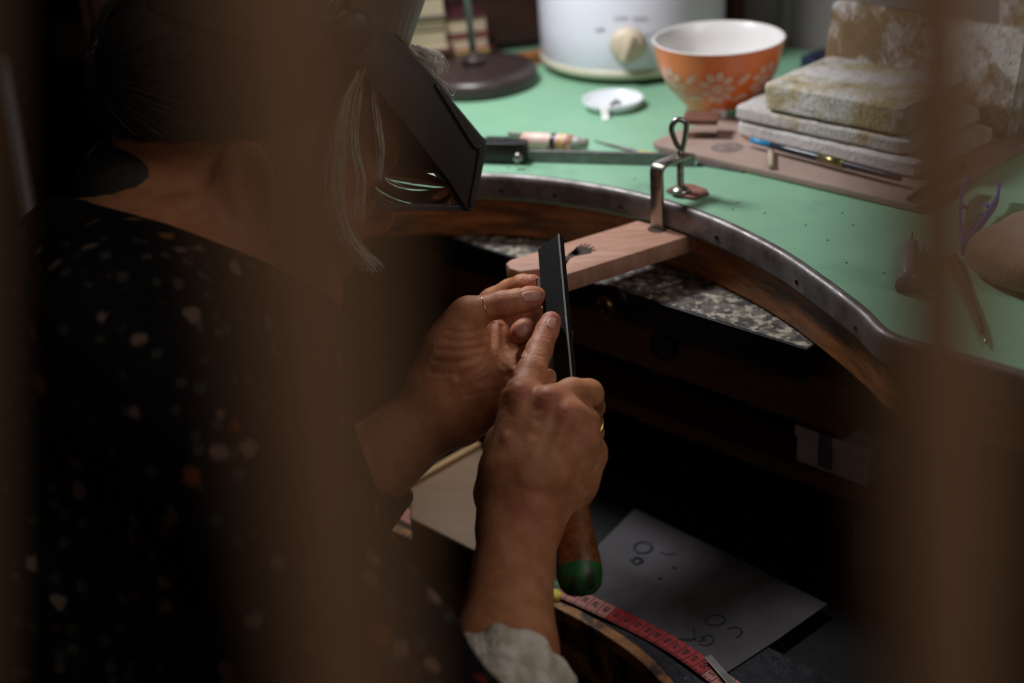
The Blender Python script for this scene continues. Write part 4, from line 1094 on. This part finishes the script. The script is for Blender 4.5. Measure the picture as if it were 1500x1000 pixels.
# eyes
M_eye = mat('eye_white', (216,206,198), None, 5, .25)
M_iris = mat('iris_brown', (60,42,30), None, 5, .2)
for s_ in (1, -1):
    c = L(.0812, s_*.032, .011); dd = HA*.94-HU*.34; dd/=np.linalg.norm(dd)
    ey = add('eye', blob(c, HAX, (.0120,.0120,.0120), 2, 20, 14, amp=0), M_eye, person, smooth=True)
    add('iris', lathe(c+dd*.0103, [(.0056,0),(.0050,.0012),(.003,.0019),(0,.0021)], dd, 20), M_iris, ey, smooth=True)
# nails: shells on the finger ends
M_nail = mat('nail', (206,148,132), (198,138,122), 40, .42)
M_nailt = mat('nail_edge', (226,206,190), None, 5, .35)
def nail(c, ld, wd_, nl, nw, name='fingernail'):
    """c picture centre, ld picture direction to the tip, nl/nw half sizes in picture pixels"""
    ld = np.array(ld, float); ld/=np.hypot(*ld); sd_ = np.array([-ld[1], ld[0]])*wd_
    us = np.linspace(-1, 1, 15); g = []
    for i, u_ in enumerate(us):
        for v_ in us:
            x = u_*math.sqrt(max(0, 1-.5*v_*v_)); y = v_*math.sqrt(max(0, 1-.5*u_*u_))
            x = x*(1.0 if x > 0 else .92)
            g.append((c[0]+ld[0]*x*nl+sd_[0]*y*nw, c[1]+ld[1]*x*nl+sd_[1]*y*nw))
    pt_ = trace(g); G = pt_.reshape(15, 15, 3)
    nn = np.cross(np.gradient(G, axis=0).reshape(-1,3), np.gradient(G, axis=1).reshape(-1,3)); nn /= np.linalg.norm(nn, axis=1, keepdims=True)+1e-12
    if (nn@(CAM-pt_.mean(0))).mean() < 0: nn = -nn
    ii, jj = np.meshgrid(us, us, indexing='ij'); ed_ = np.maximum(np.abs(ii), np.abs(jj)).ravel()
    lift = np.where(ed_ > .99, -.0006, np.where(ed_ > .84, .00025, .0005))
    top = pt_ + nn*lift[:,None]
    f = [(i*15+j, i*15+j+1, (i+1)*15+j+1, (i+1)*15+j) for i in range(14) for j in range(14)]
    o = add(name, (top, f), M_nail, person, smooth=True)
    tip = [(12+k)*15+j for k in (0,1) for j in range(14)]
    o.data.materials.append(M_nailt)
    for p_ in o.data.polygons:
        if p_.index//14 >= 13: p_.material_index = 1
    return o
nail((777,434), (1,-.08), 1, 16, 9.0)
nail((764,484), (-.62,.78), 1, 11, 10)
nail((808,473.5), (.28,-.96), 1, 9.5, 8.0)
nail((767,519), (-.75,.6), 1, 6, 5)

# ------------------------------------------------------------------ clothes
M_flor = bpy.data.materials.new('dark_floral_cotton'); t, n, l, b = nt(M_flor)
setin(b, 'Roughness', .9); setin(b, 'Specular IOR Level', .1)
tc = n.new('ShaderNodeTexCoord')
col = lin((20,17,18))
def flowers(col, sc, rad, ca, cb, off, thr, soft=.35):
    mp = n.new('ShaderNodeMapping'); mp.inputs['Location'].default_value = off; l.new(tc.outputs['Object'], mp.inputs['Vector'])
    dn = n.new('ShaderNodeTexNoise'); dn.inputs['Scale'].default_value = sc*2.4; l.new(mp.outputs['Vector'], dn.inputs['Vector'])
    ad = n.new('ShaderNodeVectorMath'); ad.operation='MULTIPLY_ADD'; l.new(dn.outputs['Color'], ad.inputs[0]); ad.inputs[1].default_value=(.35/sc,)*3; l.new(mp.outputs['Vector'], ad.inputs[2])
    v = n.new('ShaderNodeTexVoronoi'); v.inputs['Scale'].default_value = sc; l.new(ad.outputs[0], v.inputs['Vector'])
    r1 = n.new('ShaderNodeMapRange'); r1.inputs[1].default_value = rad; r1.inputs[2].default_value = rad*(1-soft); l.new(v.outputs['Distance'], r1.inputs[0])
    sp = n.new('ShaderNodeSeparateColor'); l.new(v.outputs['Color'], sp.inputs[0])
    r2 = n.new('ShaderNodeMath'); r2.operation='GREATER_THAN'; r2.inputs[1].default_value = thr; l.new(sp.outputs[0], r2.inputs[0])
    mu = n.new('ShaderNodeMath'); mu.operation='MULTIPLY'; l.new(r1.outputs[0], mu.inputs[0]); l.new(r2.outputs[0], mu.inputs[1])
    cc = mixc(sp.outputs[1], ca, cb)
    return mixc(mu.outputs[0], col, cc)
col = flowers(col, 95, .42, lin((42,50,40)), lin((64,58,52)), (0,0,0), .55)
col = flowers(col, 62, .40, lin((108,80,70)), lin((116,102,90)), (.3,.1,.2), .74)
col = flowers(col, 40, .30, lin((108,32,28)), lin((112,84,48)), (.7,.4,.1), .78)
l.new(col, b.inputs['Base Color'])
bpn = n.new('ShaderNodeBump'); bpn.inputs['Strength'].default_value=.3; bpn.inputs['Distance'].default_value=.001; l.new(noise_(400).outputs['Fac'], bpn.inputs['Height']); l.new(bpn.outputs['Normal'], b.inputs['Normal'])
g_t = [Cone(Q(268,372,1.00), Q(240,500,1.0), .066, .116), Cone(Q(240,500,1.0), Q(225,800,1.0), .124, .140), Cone(Q(225,800,1.0), Q(215,1150,1.02), .140, .160),
       Cone(Q(262,430,1.0), shR, .064, .064), Cone(Q(262,430,1.0), shL, .064, .062), Cone(Q(250,640,1.0), Q(330,900,.98), .12, .13)]
e_r = Q(655,1010,.835)
g_r = [Cone(shR, elR, .062, .054)]
g_l = [Cone(shL, elL, .060, .056), Cone(elL, Q(560,672,1.081), .055, .042)]
garm = Sub(Un([Un(g_t, .03), Un(g_r, .02), Un(g_l, .03)], .03), [Cone(Q(744,968,.893), Q(712,1130,.83), .053, .056)], .006)
kk_ = rng.normal(0, 1, (14,3)); kk_ /= np.linalg.norm(kk_, axis=1, keepdims=True); fq = rng.uniform(35, 120, 14); pf = rng.uniform(0, 6.28, 14)
nlo = Q(292,372,1.0); ndir = (L(-.02,0,-.03)-Q(250,420,1.0)); ndir /= np.linalg.norm(ndir)
slv = Q(575,664,1.081)-elL; slv /= np.linalg.norm(slv); slp = Q(552,684,1.081)
fore = Q(738,930,.905)
def garm_fn(p, cc=None, rad=None):
    d = garm(p, cc, rad)
    if d is None: return None
    if len(p) < 4: return d
    wv = np.zeros(len(p))
    for i in range(14): wv += np.sin((p@kk_[i])*fq[i]+pf[i]+1.5*np.sin(p@kk_[(i+3)%14]*fq[(i+5)%14]*.6))*(60/fq[i])
    d = d - .0011*wv
    d = np.maximum(d, (p-nlo)@ndir)                       # neckline
    d = np.where(np.linalg.norm(p-slp, axis=1) < .085, np.maximum(d, (p-slp)@slv), d)   # cuff of the left sleeve
    d = np.where(((p-fore)@CR > -.075) & (p[:,1] < .80), np.maximum(d, -(np.linalg.norm(np.cross(p-wrR, (elR-wrR)/np.linalg.norm(elR-wrR)), axis=1)-.043)*np.where((p-Q(700,1040,.86))@CU > 0, 1, -100)), d) if False else d
    return d
cl_lo, cl_hi = np.array([-.56,.50,Z0-.42]), np.array([.05,1.26,Z0+.16])
gs = .0042
GV, GF = surface_nets(garm_fn, np.arange(cl_lo[0], cl_hi[0], gs), np.arange(cl_lo[1], cl_hi[1], gs), np.arange(cl_lo[2], cl_hi[2], gs), 16)
GV = relax(GV, GF, 1, .4)
gm = fast_mesh('floral_top', GV-org, GF, M_flor); gob = bpy.data.objects.new('floral_top', gm); link(gob, person)
tag(gob, 'dark cotton top with small flowers')
# white lace cuff at the right forearm
M_lace = bpy.data.materials.new('white_lace'); t, n, l, b = nt(M_lace)
setin(b, 'Roughness', .9); tc = n.new('ShaderNodeTexCoord')
vo = n.new('ShaderNodeTexVoronoi'); vo.inputs['Scale'].default_value = 420; l.new(tc.outputs['Object'], vo.inputs['Vector'])
mr = n.new('ShaderNodeMapRange'); mr.inputs[1].default_value=.38; mr.inputs[2].default_value=.62; l.new(noise_(75).outputs['Fac'], mr.inputs[0])
l.new(mixc(mr.outputs[0], lin((240,232,220)), lin((196,182,164))), b.inputs['Base Color'])
bb = n.new('ShaderNodeBump'); bb.inputs['Strength'].default_value=.8; bb.inputs['Distance'].default_value=.0012; l.new(vo.outputs['Distance'], bb.inputs['Height']); l.new(bb.outputs['Normal'], b.inputs['Normal'])
ca_, cb2 = Q(738,985,.888), Q(706,1130,.83); cd_ = cb2-ca_; cl_ = np.linalg.norm(cd_); cd_/=cl_
cxx, cyy, _ = frame(cd_)
CV = []; nn_ = 96; profc = [(.0335,.004),(.0350,.000),(.0385,-.0012),(.0415,.001),(.0425,.006),(.0415,.012),(.0400,.0165),(.0395,.019),(.0415,.024),(.0440,.033),(.0455,.045),(.0465,.065),(.047,.10),(.047,.16),(.047,.20),(.040,.20),(.036,.06),(.0335,.004)]
for (r_, z_) in profc:
    for j in range(nn_):
        th_j = 2*np.pi*j/nn_
        wob = .0016*math.sin(th_j*5+1)+.0012*math.sin(th_j*9+z_*60)+.0008*math.sin(th_j*17+z_*120)
        zz_ = z_ + .0022*math.sin(th_j*4+.6)+.0013*math.sin(th_j*11)
        CV.append(ca_+cd_*zz_+(r_*1.06+wob)*(math.cos(th_j)*cxx+math.sin(th_j)*cyy))
CFa = [(i*nn_+j, i*nn_+(j+1)%nn_, (i+1)*nn_+(j+1)%nn_, (i+1)*nn_+j) for i in range(len(profc)-1) for j in range(nn_)]
add('lace_cuff', (np.array(CV), CFa), M_lace, person, smooth=True, label='rolled white lace cuff')

# ------------------------------------------------------------------ hair
M_hair = mat('grey_hair', (190,180,168), (232,224,214), 120, .5, stretch=((1,1,1),(0,0,0)))
M_hdark = mat('dark_grey_hair', (50,43,39), (64,56,50), 120, .7)
hs = []
def strand(pts, r, nseg=14):
    c = bez(pts, nseg); hs.append(tube(c, np.linspace(r, r*.45, len(c)), 4, cap=False))
r_h = np.random.default_rng(11)
# cap of combed hair
def cap_pt(u, v, off):                     # u around from the front (0) to the back (pi), v height angle
    return L(-.012 + (.100+off)*math.cos(v)*math.cos(u), (.079+off)*math.cos(v)*math.sin(u), .050+(.092+off)*math.sin(v))
CVh = []; nu, nv = 48, 20
for i in range(nv+1):
    for j in range(nu):
        u = 2*np.pi*j/nu; f_ = .5+.5*math.cos(u)
        vmin = -.55 + 1.12*f_**1.2
        v = vmin + (np.pi/2-vmin)*i/nv
        CVh.append(cap_pt(u, v, .005+.0015*math.sin(u*23+v*3)))
CFh = [(i*nu+j, i*nu+(j+1)%nu, (i+1)*nu+(j+1)%nu, (i+1)*nu+j) for i in range(nv) for j in range(nu)]
hs.append((np.array(CVh), CFh))
for k in range(520):                       # strands combed back over the cap
    u0 = r_h.uniform(-np.pi, np.pi); f_ = .5+.5*math.cos(u0); v0 = -.5+1.15*f_**1.2 + r_h.uniform(0, .9)
    pts = []
    for s_ in np.linspace(0, 1, 5):
        uu_ = u0 + (math.copysign(np.pi, u0)-u0)*s_*.55; vv_ = v0*(1-s_*.75)-.1*s_
        pts.append(cap_pt(uu_, min(vv_, 1.45), .008+r_h.uniform(0, .003)))
    strand(pts, .0005, 12)
hs.append(blob(L(-.046,0,-.056), HAX, (.062,.072,.068), 2.2, 30, 20, seed=4, amp=.002))
hair = add('hair', join(*hs), M_hdark, person, smooth=True); tag(hair, 'dark grey hair combed back')
hs = []
# tuft of pale hair below the headband, over the brow
for k in range(170):
    f = k/169.; yy = r_h.uniform(-.05, -.012)
    a = HL(592+22*f+r_h.normal(0,3), 72+r_h.normal(0,3), yy)
    bb_ = HL(624+26*f+r_h.normal(0,5), 118-22*f+r_h.normal(0,6), yy+r_h.normal(0,.006))
    md = (a+bb_)/2 + HA*.004+HU*.003
    strand([a, md, bb_], .00035, 10)
# loose locks falling past the cheek
for k in range(110):
    g = r_h.normal(0, 1); yy = -.078+r_h.normal(0,.006); j_ = lambda s_: r_h.normal(0, s_)
    if k < 70: path_ = ((528,104),(505+4*g,150),(493+6*g,215),(492+7*g,285),(508+7*g,345),(544+9*g,392+4*j_(1)))
    elif k < 90: path_ = ((535,104),(524+3*g,150),(520+4*g,210),(530+5*g,265),(526+6*g,320))
    else: path_ = ((545,110),(552+3*g,160),(560+4*g,215),(558+6*g,262))
    strand([HL(x+j_(2.0), y+j_(2.0), yy) for x, y in path_], .00034, 26)
for path_ in (((648,120),(662,140),(668,128),(664,110)),((640,112),(660,128),(665,142),(655,150))):
    strand([HL(x, y, -.03) for x, y in path_], .0003, 20)
tag(add('loose_hair', join(*hs), M_hair, person, smooth=True), 'pale grey loose locks and fringe', kind='stuff')

# ------------------------------------------------------------------ magnifier visor
M_vis = mat('dark_grey_plastic', (78,72,72), (70,64,64), 14, .42)
M_band = mat('brown_grey_band', (112,90,78), (100,80,70), 16, .5)
M_lens = bpy.data.materials.new('lens_glass'); _t, _n, _l, _b = nt(M_lens)
_b.inputs['Base Color'].default_value = (.95,.97,1,1); setin(_b,'Roughness',.02); setin(_b,'Transmission Weight',1.0); setin(_b,'IOR',1.5)
vis = thing('magnifier_visor', L(0,0,.10), 'dark grey head-worn magnifier visor with a glass lens, tilted over the eyes', 'visor')
bandp = []
for t_ in np.linspace(0, 2*np.pi, 56, endpoint=False):
    bandp.append(L(-.0125+.0895*math.cos(t_), .082*math.sin(t_), .112+.012*math.cos(t_)))
def ring_band(pts, h, th, par, m, nm):
    pts = np.array(pts); cen = pts.mean(0); V = []; k = len(pts)
    for p in pts:
        o = (p-cen); o -= HU*(o@HU); o /= np.linalg.norm(o)
        V += [p+HU*h, p+HU*h*.8+o*th, p-HU*h*.8+o*th, p-HU*h]
    f = [(i*4+j, i*4+(j+1)%4, ((i+1)%k)*4+(j+1)%4, ((i+1)%k)*4+j) for i in range(k) for j in range(4)]
    return smooth_angle(add(nm, (np.array(V), f), m, par), 40)
ring_band(bandp, .013, .003, vis, M_vis, 'headband')
fb_ = [L(-.0125+.091*math.cos(t_), .0835*math.sin(t_), .112+.012*math.cos(t_)) for t_ in np.linspace(-1.25, 1.25, 26)]
add('brow_pad', strip([q_+HU*.008 for q_ in fb_], HU, .025, .0045), M_band, vis)
for s_ in (1, -1):
    yk = s_*.089
    k0 = HL(520,45,-.093); q_ = (k0-HO); cL = np.array([q_@HA, q_@HC, q_@HU])
    c = L(cL[0], yk, cL[2])
    add('hinge_knob', lathe(c, [(.012,-.004),(.013,0),(.0125,.006),(.010,.008),(0,.0085)], HC*s_, 28), M_vis, vis, smooth=True)
    out = [(498,38),(512,22),(548,22),(590,64),(640,117),(711,211),(692,305),(684,308),(655,262),(600,190),(545,122),(510,84)]
    if s_ == 1: out = out[:7]+[(684,330),(640,330),(580,310),(520,240),(500,110)]
    pp = []
    for x, y in out:
        w_ = HL(x, y, -.086)-HO; pp.append(L(w_@HA, s_*.086, w_@HU))
    pl = add('side_panel', bevelled(prism(np.array(pp), HC*s_*.0035), .0010, ang=40), M_vis, vis); smooth_angle(pl, 40)
    rim = [HL(x, y, -.086)-HO for x, y in ((636,120),(690,207),(700,216),(686,300))]
    rim_pts = bez([L(w_@HA, s_*.0905, w_@HU) for w_ in rim], 24)
    add('panel_ridge', tube(rim_pts, .0011, 8), M_vis, vis, smooth=True)
def vloc(x, y): w_ = HL(x, y, -.086)-HO; return w_@HA, w_@HU
A_, B_, C2, D_ = vloc(590,64), vloc(711,211), vloc(692,305), vloc(557,304)
def wall_(p0, p1, th, nm, m, y0=-.086, y1=.086, inset=0):
    a, b = np.array(p0), np.array(p1); d = b-a; d/=np.linalg.norm(d); nrm = np.array([-d[1], d[0]])
    a = a+d*inset; b = b-d*inset
    q = [a+nrm*th, b+nrm*th, b-nrm*th, a-nrm*th]
    pts = [L(x, y0, z) for x, z in q]
    return add(nm, bevelled(prism(np.array(pts), HC*(y1-y0)), min(.0006, th*.6), ang=40), m, vis)
wall_(A_, B_, .0016, 'hood_top', M_vis)
wall_(B_, C2, .0018, 'hood_front', M_vis)
cm_ = (np.array(C2)+np.array(D_))/2; dm_ = np.array(D_)-np.array(C2); lm_ = np.linalg.norm(dm_); dm_ = dm_/lm_
dl = dm_[0]*HA+dm_[1]*HU; dn_ = np.cross(dl, HC)
add('lens_glass', blob(L(cm_[0], -.045, cm_[1]), (dl, HC, dn_), (lm_*.44,.040,.0065), 2.0, 40, 20, amp=0), M_lens, vis, smooth=True)
wall_(C2, D_, .0016, 'lens_board', M_vis, -.004, .0835); wall_(C2, D_, .0022, 'lens_frame', M_vis, -.0865, -.0825)
mid = lambda t_: tuple(np.array(C2)+(np.array(D_)-np.array(C2))*t_)
wall_(C2, mid(.10), .0024, 'lens_frame', M_vis, -.0835, .0835); wall_(mid(.94), D_, .0020, 'lens_frame', M_vis, -.0835, .0835)

# ------------------------------------------------------------------ file, rings, work
M_file = mat('dark_file_steel', (34,32,31), (24,23,22), 200, .7, metal=.1, spec=.2, bump=.5, bscale=900, stretch=((1,1,1),(0,0,0)))
M_fedge = mat('file_edge_glint', (214,218,222), None, 5, .35, metal=.5)
M_hand = mat('worn_pear_wood', (150,88,44), (108,58,28), 40, .36, bump=.1, stretch=((6,6,1),(0,0,0)), c3=(54,30,18), scale3=24, lo3=.55, hi3=.72, coat=.2)
M_green2 = mat('green_paint', (34,104,50), (30,90,44), 60, .45, c3=(44,26,16), scale3=70, lo3=.44, hi3=.56)
fd_top, fd_bot = 1.060, .932
FT, FBt = Q(806.5,355,fd_top), Q(852,874,fd_bot)
fax = FBt-FT; fL = np.linalg.norm(fax); fax /= fL
view = (FT+FBt)/2-CAM; view/=np.linalg.norm(view)
th_f = math.radians(40)                      # the broad face turned to the left
fnn = -view*math.cos(th_f) - CR*math.sin(th_f); fnn -= fax*(fnn@fax); fnn /= np.linalg.norm(fnn)
fwd_ = np.cross(fax, fnn)
if fwd_@CR < 0: fwd_ = -fwd_
def along(py):                                # point on the file axis at picture height py
    best = min(np.linspace(0, 1, 600), key=lambda t_: abs(proj(FT+fax*fL*t_)[1]-py)); return FT+fax*fL*best
fil = thing('hand_file', FBt, 'flat steel hand file with a pear-shaped wooden handle ending in green paint', 'file')
bl_end = along(612); pxs = proj(FT)[2]/FPX
hw0, hw1 = .0112, .0108; th0, th1 = .0026, .0032
def xsec(c, hw, th): return [c+fwd_*hw+fnn*th, c-fwd_*hw+fnn*th, c-fwd_*hw-fnn*th, c+fwd_*hw-fnn*th]
tipA = FT + fax*.0; 
V_ = [FT+fwd_*hw0+fnn*th0-fax*.0010, FT-fwd_*hw0+fnn*th0+fax*.0015, FT-fwd_*hw0-fnn*th0+fax*.0015, FT+fwd_*hw0-fnn*th0-fax*.0010] + xsec(bl_end, hw1, th1)
F_ = [(0,1,2,3)] + [(j, j+4, (j+1)%4+4, (j+1)%4) for j in range(4)] + [(7,6,5,4)]
bld = add('blade', bevelled((np.array(V_), F_), .0004, 1), M_file, fil)
ec_ = [FT+fwd_*(hw0-.0001)+fnn*(th0-.0001)-fax*.001, bl_end+fwd_*(hw1-.0001)+fnn*(th1-.0001)]
add('edge_glint', box((ec_[0]+ec_[1])/2, (fax, fnn, fwd_), (np.linalg.norm(ec_[1]-ec_[0])/2, .00045, .00045), 0), M_fedge, fil)  # added strip, the corner's glint put into its pale colour
add('tang', tube([bl_end-fax*.002, along(640)], [.0060,.0035], 8), M_file, fil, smooth=True)
h0 = along(628); h1 = FBt; hl = np.linalg.norm(h1-h0)
pro = [(.0,.0),(.0075,.001),(.0090,.006),(.0092,.014),(.0088,.024)]
for s_ in np.linspace(.22, 1, 26):
    r_ = np.interp(s_, [.22,.40,.55,.68,.80,.88,.94,.975,1.0], [.0088,.0094,.0108,.0130,.0150,.0154,.0138,.0100,.0])
    pro.append((r_, hl*s_))
add('handle', lathe(h0, [q for q in pro if q[1] <= hl*.835]+[(np.interp(.835,[.80,.88],[.0150,.0154]), hl*.835)], fax, 40, cap=False), M_hand, fil, smooth=True)
add('painted_end', lathe(h0, [(np.interp(.835,[.80,.88],[.0150,.0154]), hl*.835)]+[q for q in pro if q[1] > hl*.835], fax, 40, cap=False), M_green2, fil, smooth=True)
add('ferrule', lathe(h0, [(.0080,.0005),(.0094,.001),(.0094,.010),(.0090,.0105)], fax, 32), M_brass, fil, smooth=True)
def finger_ring(c, axis, r, lab, t_=.0007):
    x, y, _ = frame(axis)
    pts = [c+r*(math.cos(q)*x+math.sin(q)*y) for q in np.linspace(0, 2*np.pi, 56, endpoint=False)]
    return add('ring', tube(pts, t_, 8, closed=True), M_gold, smooth=True, label=lab, cat='ring')
finger_ring(Q(711,452,1.043), Q(716,450,1.043)-Q(690,459,1.044)+CF*.001, .0102, 'thin gold ring on the thumb of the left hand', .00045)
finger_ring(Q(790,461,1.079), Q(785,462,1.06)-Q(800,456,1.09), .0101, 'small gold ring glinting on the curled finger below the left thumb', .0007)
finger_ring(Q(859,622,.972), Q(864,634,.984)-Q(853,615,.966), .0113, 'broad gold ring on the right hand gripping the file', .0011)
M_work = mat('raw_silver', (150,144,136), (110,104,98), 200, .35, metal=.9)
add('silver_work_piece', bevelled(box(Q(793,418,1.054), (CR, CU, CF), (.0042,.0055,.0016), .001)), M_work, label='tiny dark silver piece pinched between left thumb and finger', cat='work piece')
